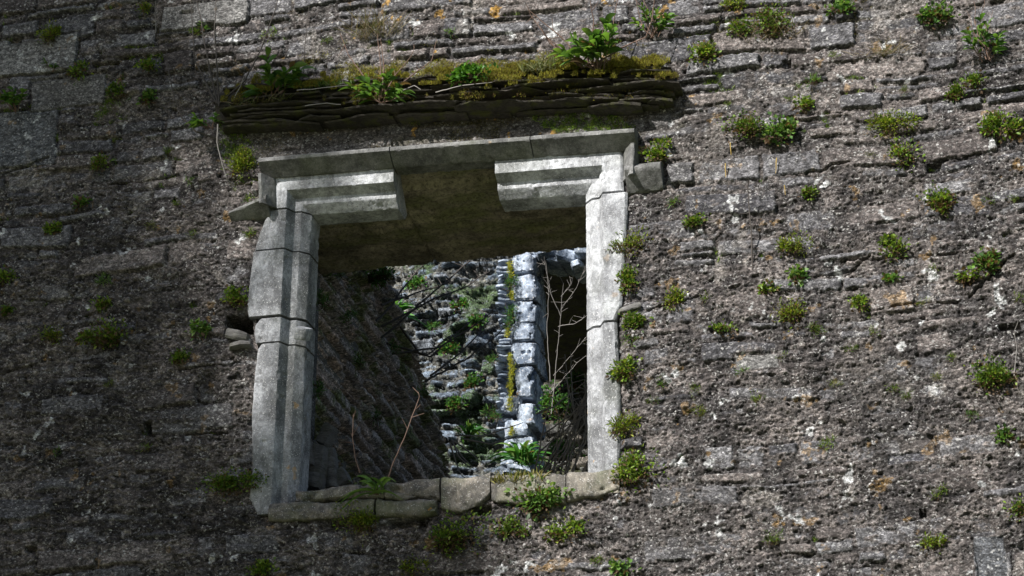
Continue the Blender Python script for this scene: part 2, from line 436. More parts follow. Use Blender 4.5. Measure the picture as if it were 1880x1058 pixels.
# a few large dressed blocks at the left
def near_box(x0, x1, z0, z1, m=.05): return np.nonzero((x > x0-m) & (x < x1+m) & (z > z0-m) & (z < z1+m))[0]
def block(px0, py0, px1, py1, hgt, col, gapw=.35):
    a = W(px0, py0); b = W(px1, py1); cxx = (a[0]+b[0])/2; czz = (a[2]+b[2])/2
    ii = near_box(a[0], b[0], b[2], a[2]); X_ = x[ii]; Z_ = z[ii]
    czz = czz - (X_-cxx)*0
    d = np.minimum(abs(b[0]-a[0])/2-np.abs(X_-cxx-.012*fbm(Z_*9, X_*2, 3, 61)), abs(a[2]-b[2])/2-np.abs(Z_-czz-.012*pn(X_*3, Z_*0, 62)-.008*fbm(X_*12, Z_*3, 3, 63)))
    m = sstep(0, .006, d); g = sstep(-.016, -.002, d)*(1-m)
    hb = hgt + .002*fbm(X_*40, Z_*40, 3, 64) + .004*fbm(X_*6, Z_*6, 3, 66)
    hh = lerp(h[ii], -.03+.004*fbm(X_*30, Z_*30, 2, 65), g*gapw); h[ii] = lerp(hh, hb, m)
    tint[ii] = blend(tint[ii], m, col)
block(-20, 80, 140, 128, .016, (.26, .255, .25)); block(-40, 212, 100, 300, .008, (.13, .135, .145))
block(60, 150, 190, 190, .004, (.17, .165, .16))
block(1786, 985, 1852, 1066, .002, (.11, .115, .125), .0); block(1630, 836, 1700, 850, .004, (.12, .12, .14), .0); block(1350, 655, 1430, 676, .006, (.22, .215, .21), .3); block(300, 15, 455, 42, .016, (.2, .195, .19))
block(1475, 540, 1590, 568, .004, (.2, .19, .18)) if False else None
# joints and holes
def hole(px, py, wpx, hpx, deep, s):
    c = W(px, py); a_, b_ = wpx/780., hpx/720.
    ii = near_box(c[0]-a_, c[0]+a_, c[2]-b_, c[2]+b_, .1); X_ = x[ii]; Z_ = z[ii]
    d = np.maximum(np.abs(X_-c[0])/a_, np.abs(Z_-c[2])/b_) + .25*fbm(X_*22, Z_*25, 3, s)
    h[ii] -= deep*sstep(1.05, .82, d)
hole(273, 787, 15, 22, .16, 71); hole(440, 597, 52, 36, .24, 72); hole(1852, 603, 40, 12, .05, 73); hole(60, 1010, 22, 10, .05, 74)
hole(1715, 310, 26, 18, .04, 75); hole(1695, 943, 12, 14, .05, 76); hole(345, 25, 26, 8, .04, 77); hole(195, 118, 60, 10, .05, 78); hole(380, 50, 40, 16, .04, 79)
hole(30, 75, 30, 20, .03, 80); hole(750, 962, 70, 14, .08, 84); hole(640, 962, 60, 8, .05, 85); hole(885, 938, 34, 16, .07, 86); hole(1445, 118, 18, 14, .03, 81)
def crack(pts, s, w=.007, deep=.035):
    P = [np.array(wx(*p)) for p in pts]; A = np.array(P)
    ii = near_box(A[:, 0].min(), A[:, 0].max(), A[:, 1].min(), A[:, 1].max()); X_ = x[ii]; Z_ = z[ii]
    d = np.full(X_.shape, 9.0); jx = X_+.014*fbm(X_*14, Z_*14, 3, s); jz = Z_+.014*fbm(X_*14+9, Z_*14, 3, s)
    for a, b in zip(P[:-1], P[1:]):
        ab = b-a; t = np.clip(((jx-a[0])*ab[0]+(jz-a[1])*ab[1])/(ab@ab), 0, 1)
        d = np.minimum(d, np.hypot(jx-a[0]-t*ab[0], jz-a[1]-t*ab[1]))
    ww = w*(.35+1.1*np.clip(.5+fbm(X_*6, Z_*6, 2, s+1), 0, 1)); h[ii] -= deep*sstep(1, .3, d/ww)
for i, pts in enumerate([[(1478, 512), (1560, 500), (1600, 470)], [(1540, 480), (1650, 475), (1780, 465)], [(1600, 572), (1650, 560), (1760, 556)], [(1390, 595), (1470, 590)],
                         [(140, 130), (20, 143)], [(0, 320), (90, 290)], [(200, 340), (290, 330), (330, 322)], [(0, 690), (60, 672)], [(420, 795), (340, 800)], [(320, 680), (450, 668)],
                         [(1780, 545), (1860, 470)], [(1190, 570), (1290, 545)], [(1480, 320), (1560, 300)], [(1800, 700), (1880, 690)], [(1130, 900), (1230, 860), (1260, 830)]]): crack(pts, 90+i)
# the bedding between the ledge and the hood mould is a smoother, sunk panel
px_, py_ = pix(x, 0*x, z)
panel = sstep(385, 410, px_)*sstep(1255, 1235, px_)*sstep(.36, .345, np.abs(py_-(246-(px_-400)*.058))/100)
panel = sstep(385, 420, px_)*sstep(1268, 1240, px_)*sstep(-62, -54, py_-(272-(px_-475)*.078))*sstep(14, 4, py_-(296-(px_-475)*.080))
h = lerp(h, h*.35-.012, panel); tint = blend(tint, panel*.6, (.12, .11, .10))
# close to the dressed stones the rubble lies a little behind them
dz_ = dpoly(x, z, HOLE); ins = inpoly(x, z, HOLE)
near = sstep(.055, .0, dz_); h = lerp(h, np.minimum(h*.5-.014, -.004), near)
# far outside the picture: calm the relief (coarse grid)
# lichens, moss and stains; the last two tints follow the sunk relief
def spots(thr, sc, s, reg): return sstep(thr, thr+.05, fbm(x*sc, z*sc, 3, s)+.25*fbm(x*sc*5, z*sc*5, 2, s+3))*reg
topband = sstep(top_z-.15, top_z+.25, z + .15*fbm(x*3, z*3, 2, 301))
tint = blend(tint, spots(.52, 7, 302, .35+.65*topband*sstep(-1.6, -.6, x)*sstep(1.3, .4, x))*.9, (.42, .24, .05))
tint = blend(tint, spots(.54, 7, 306, 1.0)*.85, (.62, .63, .63))
tint = blend(tint, spots(.46, 2.4, 310, 1.0)*.35, (.36, .33, .30))
tint = blend(tint, sstep(.1, .6, fbm(x*1.4, z*1.7, 3, 320))*.4, (.085, .078, .072))
mossn = fbm(x*3.2, z*5, 4, 330)
tint = blend(tint, sstep(.12, .45, mossn)*topband*sstep(-.004, -.02, h)*.9, (.055, .05, .018))
tint = blend(tint, sstep(.25, .5, fbm(x*4, z*6, 4, 333))*sstep(.0, -.018, h)*.5, (.05, .052, .02))
V = np.stack([x, -h, z], -1)
V[:, 1] = np.clip(V[:, 1], -.075, .3)
Q = grid_faces(nu, nv)
keep = ~(ins[Q].all(1)); Q = Q[keep]
# body behind the face: back, ends and top as a coarse shell, with the opening splayed through it
used = np.zeros(len(V), bool); used[Q.ravel()] = True; remap = -np.ones(len(V), np.int64); remap[used] = np.arange(used.sum())
Vf = V[used]; Qf = remap[Q]; tf = tint[used]
ox0, ox1 = W(585, 600)[0]-.33, W(1080, 600)[0]+.32        # inner width of the splay
oz0, oz1 = W(560, 905)[2]-.03, W(820, 287)[2]+.03
xa, xb = -7.5, 7.5
shell = [[(xa, .1, 0), (xa, THICK, 0), (xa, THICK, TOPZ), (xa, .1, TOPZ)], [(xb, THICK, 0), (xb, .1, 0), (xb, .1, TOPZ), (xb, THICK, TOPZ)],
         [(xa, .02, TOPZ), (xb, .02, TOPZ), (xb, THICK, TOPZ+.1), (xa, THICK, TOPZ+.1)],
         [(xa, THICK, 0), (ox0, THICK, 0), (ox0, THICK, TOPZ), (xa, THICK, TOPZ)], [(ox1, THICK, 0), (xb, THICK, 0), (xb, THICK, TOPZ), (ox1, THICK, TOPZ)],
         [(ox0, THICK, 0), (ox1, THICK, 0), (ox1, THICK, oz0), (ox0, THICK, oz0)], [(ox0, THICK, oz1), (ox1, THICK, oz1), (ox1, THICK, TOPZ), (ox0, THICK, TOPZ)]]
sx0, sx1 = W(470, 600)[0]+.06, W(1140, 600)[0]-.05
shell += [[(sx0, .10, oz0), (ox0, THICK, oz0), (ox0, THICK, oz1), (sx0, .10, oz1)], [(sx1, .10, oz0), (sx1, .10, oz1), (ox1, THICK, oz1), (ox1, THICK, oz0)],
          [(sx0, .10, oz0), (sx1, .10, oz0), (ox1, THICK, oz0), (ox0, THICK, oz0)]]
SV = np.array([p for q in shell for p in q], float); SQ = np.arange(len(SV)).reshape(-1, 4)+len(Vf)
mesh_np('masonry', np.concatenate([Vf, SV]), [(4, np.concatenate([Qf, SQ]))], MAT_WALL, wall, True, None, {'tint': np.concatenate([tf, np.full((len(SV), 3), .11)])})
del X, Z, V, Q

# ---- soffit: the rough underside of the rear lintel
su = np.arange(sx0-.4, sx1+.45, .008); sv = np.arange(.0, THICK+.02, .008)
SX, SY = np.meshgrid(su, sv); a = SX.ravel(); b = SY.ravel()
hz0 = lambda xx: W(820, 290)[2] + (xx-W(820, 290)[0])*.012
zb = hz0(a) - .015 - .048*sstep(.2, 1.0, b) - .035*sstep(.205, .22, b) + .012*fbm(a*5, b*7, 4, 801) + .010*fbm(a*30, b*34, 4, 802, .75) - .015*sstep(.25, .5, fbm(a*3, b*6, 3, 803))*sstep(.2, .3, b)
for jx in (752,): zb = zb + .02*sstep(.010, .003, np.abs(a-W(jx, 400, .5)[0]-.02*fbm(b*6, b*0+jx, 3, 805)))*sstep(.22, .24, b)
n1 = len(a); Vs = np.stack([a, b, zb], -1); Qs = grid_faces(len(su), len(sv))
top = Vs.copy(); top[:, 2] = hz0(a)+.3
bk = np.arange(len(su)) + (len(sv)-1)*len(su)
V2 = np.concatenate([Vs, Vs[bk]+np.array([0, 0, .7])])
qa = np.stack([bk[:-1], bk[1:], n1+np.arange(1, len(su)), n1+np.arange(len(su)-1)], -1)
mesh_np('lintel_soffit', V2, [(4, np.concatenate([Qs[:, ::-1], qa]))], MAT_SOFFIT, wall, True)

# ---- dressed stones of the window surround
def lx(z): t = (z-Lb[1])/(Lt[1]-Lb[1]); return Lb[0]+(Lt[0]-Lb[0])*t
def rx(z): t = (z-Rb[1])/(Rt[1]-Rb[1]); return Rb[0]+(Rt[0]-Rb[0])*t
def hzv(x): t = (x-Lt[0])/(Rt[0]-Lt[0]); return Lt[1]+(Rt[1]-Lt[1])*t
def jamb_sec(z, side, wout, dy=0, lean=0):
    f = lx(z) if side < 0 else rx(z); s = -side
    P = [(f - s*wout, .10, z), (f - s*wout, FY+dy+.012, z), (f - s*(wout-.012), FY+dy, z)]
    P += [(f + s*o, FY+dy+d, z) for o, d in PROF]
    P += [(f + s*.06, .24, z)]
    return P
def zat(px, py): return W(px, py, FY)[2]
def jamb(side, pts, seed, mat, dy=0, gap=.0025):
    """pts: [(py, outer px)] from bottom to top"""
    secs = []
    for k, (py, opx) in enumerate(pts):
        zz = zat(opx, py); xo = W(opx, py, FY)[0]
        f = lx(zz) if side < 0 else rx(zz)
        if k == 0: zz += gap
        if k == len(pts)-1: zz -= gap
        secs.append(jamb_sec(zz, side, abs(f-xo), dy))
    loft('jamb_stone', secs, mat, wall, .007, .0011, .008, seed, big=.001, wear=.6)
jamb(-1, [(946, 470), (915, 456), (860, 462), (760, 461), (690, 466), (640, 472), (631, 478)], 31, MAT_STONE)
jamb(-1, [(630, 468), (612, 465), (596, 467), (584, 476)], 32, MAT_STONE, .003)
jamb(-1, [(583, 455), (560, 452), (520, 457), (462, 464)], 33, MAT_STONE, -.003)
jamb(-1, [(460, 466), (430, 474), (400, 486), (386, 493)], 34, MAT_STONE, .002)
jamb(1, [(905, 1140), (880, 1136), (866, 1139)], 41, MAT_SILL, .002)
jamb(1, [(862, 1136), (800, 1139), (700, 1138), (640, 1134), (590, 1132)], 42, MAT_STONE)
jamb(1, [(588, 1130), (560, 1141), (480, 1146), (400, 1151), (352, 1152)], 43, MAT_HEAD, -.004)
def head(side, zj, xe, seed, mat, dy=0):
    xc = Lt[0] if side < 0 else Rt[0]; zc = hzv(xc); s = -side
    wj = .100; wh = .095
    def pt(o, oh, d, kind):
        if kind == 0: f = lx(zj) if side < 0 else rx(zj); return (f+s*o, d, zj)
        if kind == 1: return (xc+s*o, d, zc-oh)
        return (xe, d, hzv(xe)-oh)
    def sec(kind):
        P = [pt(-wj, -wh, .10, kind), pt(-wj, -wh, FY+dy+.012, kind), pt(-wj+.012, -wh+.004, FY+dy, kind)]
        P += [pt(o, o, FY+dy+d, kind) for o, d in PROF] + [pt(.06, .06, .24, kind)]
        return P
    loft('head_stone', [sec(0), sec(1), sec(2)], mat, wall, .007, .0010, .008, seed, big=.001, wear=.6)
head(-1, zat(493, 384), W(722, 333, FY)[0], 51, MAT_HEAD)
head(1, zat(1150, 349), W(909, 320, FY)[0], 52, MAT_HEAD, -.004)

# ---- hood mould
def hood_sec(px, py, tilt=0, cap=None):
    """py: photo row of the top lip"""
    Y = -.115
    p = W(px, py, Y); xx, zz = p[0], p[2]
    return [(xx, .05, zz+.055), (xx, Y+.015, zz+.012), (xx, Y, zz), (xx, Y, zz-.016), (xx, FY-.012, zz-.070), (xx, .05, zz-.072)]
def hoodpiece(pts, seed, mat=MAT_HOOD): loft('hood_mould', [hood_sec(*p) for p in pts], mat, wall, .008, .0011, .008, seed, sharp=30, wear=.6)
hoodpiece([(474, 292), (714, 271)], 61); hoodpiece([(716, 271.5), (822, 263), (972, 252)], 62); hoodpiece([(974, 251), (1164, 237)], 63)
# left return: drops down the side and turns outwards
def vret(xpx, ytop, ybot, side, seed):
    Y = -.105; a = W(xpx, ytop, Y); b = W(xpx+side*-2, ybot, Y)
    def sec(p):
        s = -side                                       # towards the window
        return [(p[0]-s*.015, .05, p[2]), (p[0]-s*.005, Y+.012, p[2]), (p[0], Y, p[2]), (p[0]+s*.014, Y, p[2]), (p[0]+s*.062, FY-.006, p[2]), (p[0]+s*.063, .05, p[2])]
    loft('hood_mould', [sec(b), sec(a)], MAT_HOOD, wall, .010, .0015, .004, seed, sharp=30)
vret(474, 318, 372, -1, 64)
vret(1164, 262, 318, 1, 65)
def stop(x0, y0, x1, y1, hpx, Y, seed, slope=.0):
    a = W(x0, y0, Y); b = W(x1, y1, Y); hh = hpx/370
    def sec(p): return [(p[0], .05, p[2]+.05), (p[0], Y+.05, p[2]+.028), (p[0], Y, p[2]), (p[0], Y, p[2]-.018), (p[0], -.02, p[2]-hh), (p[0], .05, p[2]-hh-.01)]
    A_, B_ = sec(a), sec(b)
    if slope: A_ = [(p[0], p[1]*(.55 if p[1] < 0 else 1), a[2]+(p[2]-a[2])*slope) for p in A_]
    loft('hood_stop', [A_, B_], MAT_HOOD, wall, .010, .0018, .006, seed, sharp=30)
stop(414, 382, 488, 358, 30, -.10, 66, .45); stop(1146, 306, 1212, 298, 38, -.10, 67)

# ---- sill
def sill_sec(px, py, hpx, Y=-.055, drop=0):
    p = W(px, py, Y+.03); xx, zz = p[0], p[2]; hh = .9*hpx/365
    return [(xx, .42, zz+.012), (xx, .1, zz+.012), (xx, Y+.05, zz+.008), (xx, Y+.012, zz+.002), (xx, Y+.001, zz-.008), (xx, Y-.004, zz-.05), (xx, Y+.004, zz-hh+.006), (xx, Y+.01, zz-hh), (xx, .42, zz-hh-.01)]
def sill(pts, seed, Y=-.055): loft('sill_stone', [sill_sec(*p, Y) for p in pts], MAT_SILL, wall, .009, .005, .026, seed, sharp=50, big=.013)
sill([(546, 905, 24), (600, 900, 24), (650, 893, 25), (690, 892, 26), (708, 889, 29)], 71, -.028); sill([(497, 927, 32), (540, 922, 38), (600, 924, 33), (660, 920, 34), (690, 921, 30)], 72, -.045)
sill([(710, 888, 30), (740, 889, 36), (770, 884, 33), (810, 881, 42)], 73, -.036); sill([(694, 921, 34), (730, 926, 26), (770, 922, 30), (803, 923, 22)], 77, -.05)
sill([(813, 880, 60), (850, 880, 66), (880, 876, 56), (902, 868, 44)], 74, -.045)
sill([(905, 875, 48), (960, 875, 56), (1000, 872, 50), (1040, 873, 56)], 75, -.04); sill([(1042, 873, 54), (1075, 870, 46), (1100, 867, 50), (1138, 858, 44)], 76, -.035)

# broken slab ends poking out by the left jamb
def slab(px, py, wpx, hpx, dep, y0, rot, tilt, seed, mat=MAT_SLAB, parent=wall, name='loose_slate'):
    c = W(px, py, y0); w = wpx/390; hh = hpx/370; rs = np.random.RandomState(seed)
    n = 9; out = []
    for k in range(n):
        an = 2*math.pi*k/n; r = .82+.3*rs.rand()
        out.append((w/2*r*max(-1, min(1, 1.35*math.cos(an))), dep/2*r*max(-1, min(1, 1.3*math.sin(an)))))
    def lay(zz, s): return [np.array([p[0]*s, p[1]*s, zz]) for p in out]
    Ry = np.array(Matrix.Rotation(rot, 3, 'Y') @ Matrix.Rotation(tilt, 3, 'X'))
    secs = [[Ry@q + c for q in lay(zz, s)] for zz, s in ((-hh/2, .9), (-hh*.3, 1), (hh*.3, 1), (hh/2, .93))]
    return loft(name, secs, mat, parent, .012, .002, .004, seed, sharp=40, big=.006)
slab(442, 622, 46, 17, .16, .02, .30, .1, 82); slab(446, 641, 50, 9, .16, .01, -.08, 0, 83)
slab(1156, 572, 44, 9, .10, .012, -.25, 0, 86); slab(1148, 588, 10, 24, .08, .012, .2, 0, 87)
slab(556, 613, 26, 22, .1, -.005, .3, .4, 88, MAT_HEAD, wall, 'spalled_lump')

# ---- slate ledge over the window
rs = np.random.RandomState(5)
def ledge_py(px): return 195 - (px-405)*.055         # middle row of the ledge in the photo
core = []
for px in (402, 600, 800, 1000, 1238):
    a = W(px, ledge_py(px)-30, 0); b = W(px, ledge_py(px)+32, 0)
    core.append([(a[0], .06, a[2]), (a[0], -.03, a[2]-.035), (a[0], -.045, (a[2]+b[2])/2), (a[0], -.03, b[2]), (a[0], .06, b[2])])
ledge = loft('slate_ledge', core, MAT_SLATE, wall, .02, .006, .012, 91, sharp=40, big=.01)
LAY = [(-38, .06), (-32, .085), (-26, .105), (-19.5, .12), (-13, .135), (-6.5, .145), (0, .15), (6.5, .152), (13, .15), (19.5, .14), (26, .125), (32, .10), (37, .075)]
LEDGE_SLABS = []
for li, (dyp, prot) in enumerate(LAY):
    px = 394 + rs.rand()*46
    end = 1246 - rs.rand()**2*40
    while px < end-20:
        w = min(60+rs.rand()*190, end-px)
        if end-px-w < 40: w = end-px
        y0 = ledge_py(px)+dyp+rs.uniform(-4, 4); y1 = ledge_py(px+w)+dyp+rs.uniform(-4, 4)
        pr = max(.05, prot+rs.uniform(-.055, .03)); th = rs.uniform(.007, .0155)
        n = max(3, int(w/30)); secs = []
        for k in range(n+1):
            t = k/n; qx = px+2+(w-4)*t; p = W(qx, y0+(y1-y0)*t, -pr)
            q = pr*(1-.22*rs.rand())*(.82 if k in (0, n) else 1)
            zz = p[2]+rs.uniform(-.0015, .0015); t2 = th*rs.uniform(.75, 1.15)
            secs.append([(p[0], .05, zz+t2/2+.012), (p[0], -q+.008, zz+t2/2), (p[0], -q, zz+t2*.2), (p[0], -q+.006, zz-t2/2), (p[0], .05, zz-t2/2)])
        if rs.rand() > .10:
            loft('slate', secs, MAT_SLATE, ledge, .014, .0025, .007, 100+li*30+int(px) % 29, sharp=35, big=.002)
            LEDGE_SLABS.append((px, w, y0-1, y1-1, pr, li))
        px += w+rs.uniform(1, 8)

# ================================================================== INSIDE THE RUIN
def masonry_sheet(name, u0, u1, v0, v1, step, place, seed, mat, parent, tk={}, mask=None, moss=0.0, mosscol=(.06, .07, .02), **kw):
    us = np.arange(u0, u1+step, step); vs = np.arange(v0, v1+step, step)
    A, B = np.meshgrid(us, vs); a = A.ravel(); b = B.ravel()
    h, st, rnd, e, r, c = masonry(a, b, seed, umin=u0-1, umax=u1+1, vmin=v0-1, vmax=v1+1, **kw)
    t = wall_tint(a, b, st, rnd, seed, c, **tk)
    if moss: t = blend(t, sstep(.05, .4, fbm(a*3, b*3.5, 4, seed+60)+.4*fbm(a*17, b*17, 2, seed+61))*moss, mosscol)
    V = place(a, b, h); Q = grid_faces(len(us), len(vs))
    if mask is not None:
        k = mask(a, b); Q = Q[k[Q].all(1)]
    return mesh_np(name, V, [(4, Q)], mat, parent, True, None, {'tint': t})

# cross wall that runs back from the left side of the window
cw = empty('cross_wall', (ox0-.2, 1.0, 0), 'brown grey slate wall running back behind the left window jamb, moss streaked', 'wall')
XW = ox0-.03
def cross_mask(y, z):
    lim = 1.95 + 2.0*sstep(0, 1, (7.15-z)/1.30) + .22*fbm(z*3.0, y*0+.5, 3, 905)
    return y < lim
masonry_sheet('masonry', .35, 4.2, 4.6, 7.25, .009, lambda a, b, h: np.stack([XW+h+.0*a, a, b], -1), 900, MAT_DARKIN, cw,
              tk=dict(stone_lo=(.34, .29, .275), stone_hi=(.66, .59, .56), mortar_a=(.52, .43, .37), mortar_b=(.30, .25, .225)), mask=cross_mask, moss=.8, mosscol=(.15, .19, .045),
              rowh=(.03, .10), sw=(.12, .5), mort=-.03, rough=.010, relief=1.5, split=.35, gap=.012)
bx = np.array([(XW-.02, .4, 0), (XW-.02, 1.9, 0), (XW-.02, 1.9, 7.15), (XW-.02, .4, 7.15), (XW-.5, .4, 0), (XW-.5, 1.9, 0), (XW-.5, 1.9, 7.15), (XW-.5, .4, 7.15)])
BOXQ = np.array([[0, 1, 2, 3], [5, 4, 7, 6], [1, 5, 6, 2], [4, 0, 3, 7], [3, 2, 6, 7], [0, 4, 5, 1]])
mesh_np('wall_core', bx, [(4, BOXQ)], MAT_SLAB, cw, False)
for i, (px, py, w, hh, y, rot, tl) in enumerate([(585, 850, 26, 60, .75, .12, 0), (607, 862, 26, 74, .85, -.1, .1), (568, 835, 22, 50, .7, -.15, 0), (575, 885, 40, 26, .6, .2, 0), (600, 800, 26, 40, 1.0, .5, 0), (628, 880, 30, 30, .9, -.5, 0)]):
    slab(px, py, w, hh, .12, y, rot, tl, 920+i, MAT_SLAB, cw, 'fallen_slab')

# inner wall facing the window, with a doorway at its right end
YI = 4.1
iw = empty('inner_wall', (W(800, 700, YI)[0], YI, 0), 'light blue grey ruined rubble wall inside, with pale quoins beside a dark doorway', 'wall')
ixa = W(560, 700, YI)[0]-1.5; ixq = W(944, 700, YI)[0]; ixd = W(996, 700, YI)[0]
def inner_place(a, b, h):
    pxx = (a-W(668, 700, YI)[0])/(ixq-W(668, 700, YI)[0])
    bulge = .28*np.sin(np.clip(pxx, 0, 1)*np.pi*.9)*.6 + .12*fbm(a*2.2, b*3, 3, 931)
    return np.stack([a, YI+.12-h*1.0-bulge, b], -1)
masonry_sheet('masonry', ixa, ixq+.02, 4.5, 7.95, .010, inner_place, 930, MAT_INNER, iw,
              tk=dict(stone_lo=(.085, .11, .145), stone_hi=(.27, .335, .42), mortar_a=(.20, .195, .17), mortar_b=(.09, .095, .09)), moss=.9, mosscol=(.07, .115, .045),
              rowh=(.03, .13), sw=(.06, .30), mort=-.018, rough=.026, relief=1.9, tilt=3.2, split=.6, gap=.02)
# thin slates of the door jamb beside the quoins
rs = np.random.RandomState(77)
py = 488
while py < 800:
    t = rs.uniform(5, 11); slab(929+rs.uniform(-4, 4), py+t/2, 32+rs.uniform(-10, 12), t*.8, .3, YI-.03+rs.uniform(-.03, .03), rs.uniform(-.06, .1), 0, 940+int(py), MAT_INNERSLATE if False else MAT_QUOIN, iw, 'jamb_slate'); py += t*1.08
for i, (cx_, cy_, w_, h_) in enumerate([(970, 497, 44, 44), (972, 545, 50, 48), (974, 590, 46, 42), (970, 625, 48, 34), (971, 666, 50, 44), (972, 718, 38, 58), (950, 757, 34, 30), (975, 775, 36, 40), (958, 802, 46, 30), (962, 834, 60, 34), (958, 868, 62, 34)]):
    c = W(cx_, cy_, YI-.05); ww = w_/290/2; hh = h_/282/2; rs2 = np.random.RandomState(60+i)
    def ring(zf, s): 
        out = []
        for k in range(14):
            an = 2*math.pi*k/14; cx1 = math.copysign(abs(math.cos(an))**.28, math.cos(an)); sy1 = math.copysign(abs(math.sin(an))**.28, math.sin(an))
            out.append((c[0]+ww*s*cx1*(1+.05*rs2.randn()*.5), c[1]+.18*s*sy1, c[2]+hh*zf))
        return out
    loft('quoin_stone', [ring(-1.03, .93), ring(-.92, 1.0), ring(0, 1.02), ring(.92, .99), ring(1.03, .9)], MAT_QUOIN, iw, .011, .008, .03, 960+i, sharp=35, big=.018, wear=.5)
# rubble lintel over the doorway
for i, (px, py, w, hh, d) in enumerate([(1012, 476, 50, 26, .5), (1050, 484, 44, 22, .5), (1085, 474, 60, 30, .5), (1030, 458, 70, 26, .5), (1100, 450, 90, 26, .5), (1140, 480, 80, 34, .5), (1022, 490, 34, 10, .4), (1068, 500, 30, 14, .4)]):
    slab(px, py, w*1.25, hh*1.3, d, YI-.02, (-.1, .15, .05, -.05, .1, 0, .2, -.3)[i], .1, 980+i, MAT_QUOIN, iw, 'lintel_stone')
lz = W(1040, 478, YI)[2]
def boxmesh(name, x0, x1, y0, y1, z0, z1, mat, parent):
    v = np.array([(x0, y0, z0), (x1, y0, z0), (x1, y0, z1), (x0, y0, z1), (x0, y1, z0), (x1, y1, z0), (x1, y1, z1), (x0, y1, z1)])
    return mesh_np(name, v, [(4, BOXQ)], mat, parent, False)
masonry_sheet('upper_masonry', ixq, ixd+2.5, lz+.02, 7.95, .02, lambda a, b, h: np.stack([a, YI+.05-h, b], -1), 933, MAT_INNER, iw,
              tk=dict(stone_lo=(.12, .135, .16), stone_hi=(.3, .32, .36)), rowh=(.05, .16), sw=(.1, .4), mort=-.03, rough=.02, relief=1.5)
boxmesh('vault', ixq-.3, ixd+2.6, YI+.2, YI+2.3, lz, lz+.6, MAT_SLATE, iw)
# chamber wall behind the doorway
pw = empty('chamber_wall', (W(1050, 700, 6.6)[0], 6.6, 0), 'coursed slate wall, its colour darkened for shade, seen through the inner doorway', 'wall')
px0 = W(955, 650, 6.6)[0]; sl0 = W(985, 620, 6.6)[0]; sl1 = W(1011, 620, 6.6)[0]; sz0 = W(998, 690, 6.6)[2]; sz1 = W(998, 585, 6.6)[2]
masonry_sheet('masonry', px0, px0+2.2, 5.0, 9.4, .012, lambda a, b, h: np.stack([a, 6.6-h+.12*fbm(a*2, b*2, 2, 951)-.35*np.maximum(a-sl1, 0), b], -1), 950, MAT_DARKIN, pw,
              tk=dict(stone_lo=(.07, .07, .07), stone_hi=(.19, .19, .18), mortar_a=(.12, .11, .08), mortar_b=(.06, .06, .05)), moss=.6, mosscol=(.06, .075, .02),  # low tints stand in for the shade under the vault
              mask=lambda a, b: ~((a > sl0) & (a < sl1+.03*fbm(b*6, a*0, 3, 955)) & (b > sz0) & (b < sz1)), rowh=(.04, .11), sw=(.12, .4), mort=-.03, rough=.012, relief=1.8, gap=.018)

# ================================================================== PLANTS
def tubes(paths, radii, sides=5):
    """paths: list of (n,3); radii: list of arrays -> V, quads"""
    VV, QQ, off = [], [], 0
    for P, r in zip(paths, radii):
        P = np.asarray(P, float); n = len(P); T = np.gradient(P, axis=0); T /= np.maximum(np.linalg.norm(T, axis=1), 1e-9)[:, None]
        up = np.array([.3, .9, .31]); A = np.cross(T, up); A /= np.maximum(np.linalg.norm(A, axis=1), 1e-9)[:, None]; B = np.cross(T, A)
        an = 2*np.pi*np.arange(sides)/sides; r = np.broadcast_to(np.asarray(r, float), (n,))
        V = P[:, None]+r[:, None, None]*(A[:, None]*np.cos(an)[None, :, None]+B[:, None]*np.sin(an)[None, :, None])
        i = np.arange(n*sides).reshape(n, sides)+off; j = np.concatenate([i, i[:, :1]], 1)
        QQ.append(np.stack([j[:-1, :-1], j[:-1, 1:], j[1:, 1:], j[1:, :-1]], -1).reshape(-1, 4)); VV.append(V.reshape(-1, 3)); off += n*sides
    return np.concatenate(VV), np.concatenate(QQ)
def curve(a, b, n=7, sag=0, wob=.0, rs=None):
    a = np.asarray(a, float); b = np.asarray(b, float); t = np.linspace(0, 1, n)[:, None]; P = a+(b-a)*t
    P[:, 2] += sag*np.sin(np.pi*t[:, 0])
    if wob and rs is not None: P[1:] += np.cumsum(rs.normal(size=(n-1, 3)), 0)*wob/math.sqrt(n)
    return P
def unit(v): return v/np.maximum(np.linalg.norm(v, axis=-1, keepdims=True), 1e-9)
def leaf_fan(pos, dirs, length, width, col, rs, seg=2, droop=.3, fold=.25):
    """strap/lance leaves: (n) positions, directions, lengths, widths, colours -> V, Q, tint"""
    n = len(pos); ts = np.linspace(0, 1, seg+1); wv = np.sin(np.pi*np.clip(ts*.86+.10, 0, 1))**.8; wv[-1] = .06; wv[0] = .25
    d = unit(dirs); side = unit(np.cross(d, np.array([0, -.25, .9])+.75*rs.normal(size=(n, 3)))); nrm = unit(np.cross(side, d))
    V = np.zeros((n, seg+1, 3, 3))
    for k, t in enumerate(ts):
        c = pos+d*(length*t)[:, None]; c = c - np.array([0, 0, 1.0])*(droop*length*t*t)[:, None]
        w = (width*wv[k]/2)[:, None]
        V[:, k, 0] = c-side*w+nrm*w*fold; V[:, k, 1] = c; V[:, k, 2] = c+side*w+nrm*w*fold
    base = (np.arange(n)*(seg+1)*3)[:, None, None, None]
    q = []
    for k in range(seg):
        for j in (0, 1): a = k*3+j; q.append([a, a+1, a+4, a+3])
    Q = (np.arange(n)*(seg+1)*3)[:, None, None]+np.array(q)[None]
    C = np.repeat(col[:, None], (seg+1)*3, 1)
    return V.reshape(-1, 3), Q.reshape(-1, 4), C.reshape(-1, 3)
GREENS = np.array([(.125, .215, .024), (.175, .27, .034), (.085, .155, .02), (.225, .285, .048), (.06, .112, .017)])
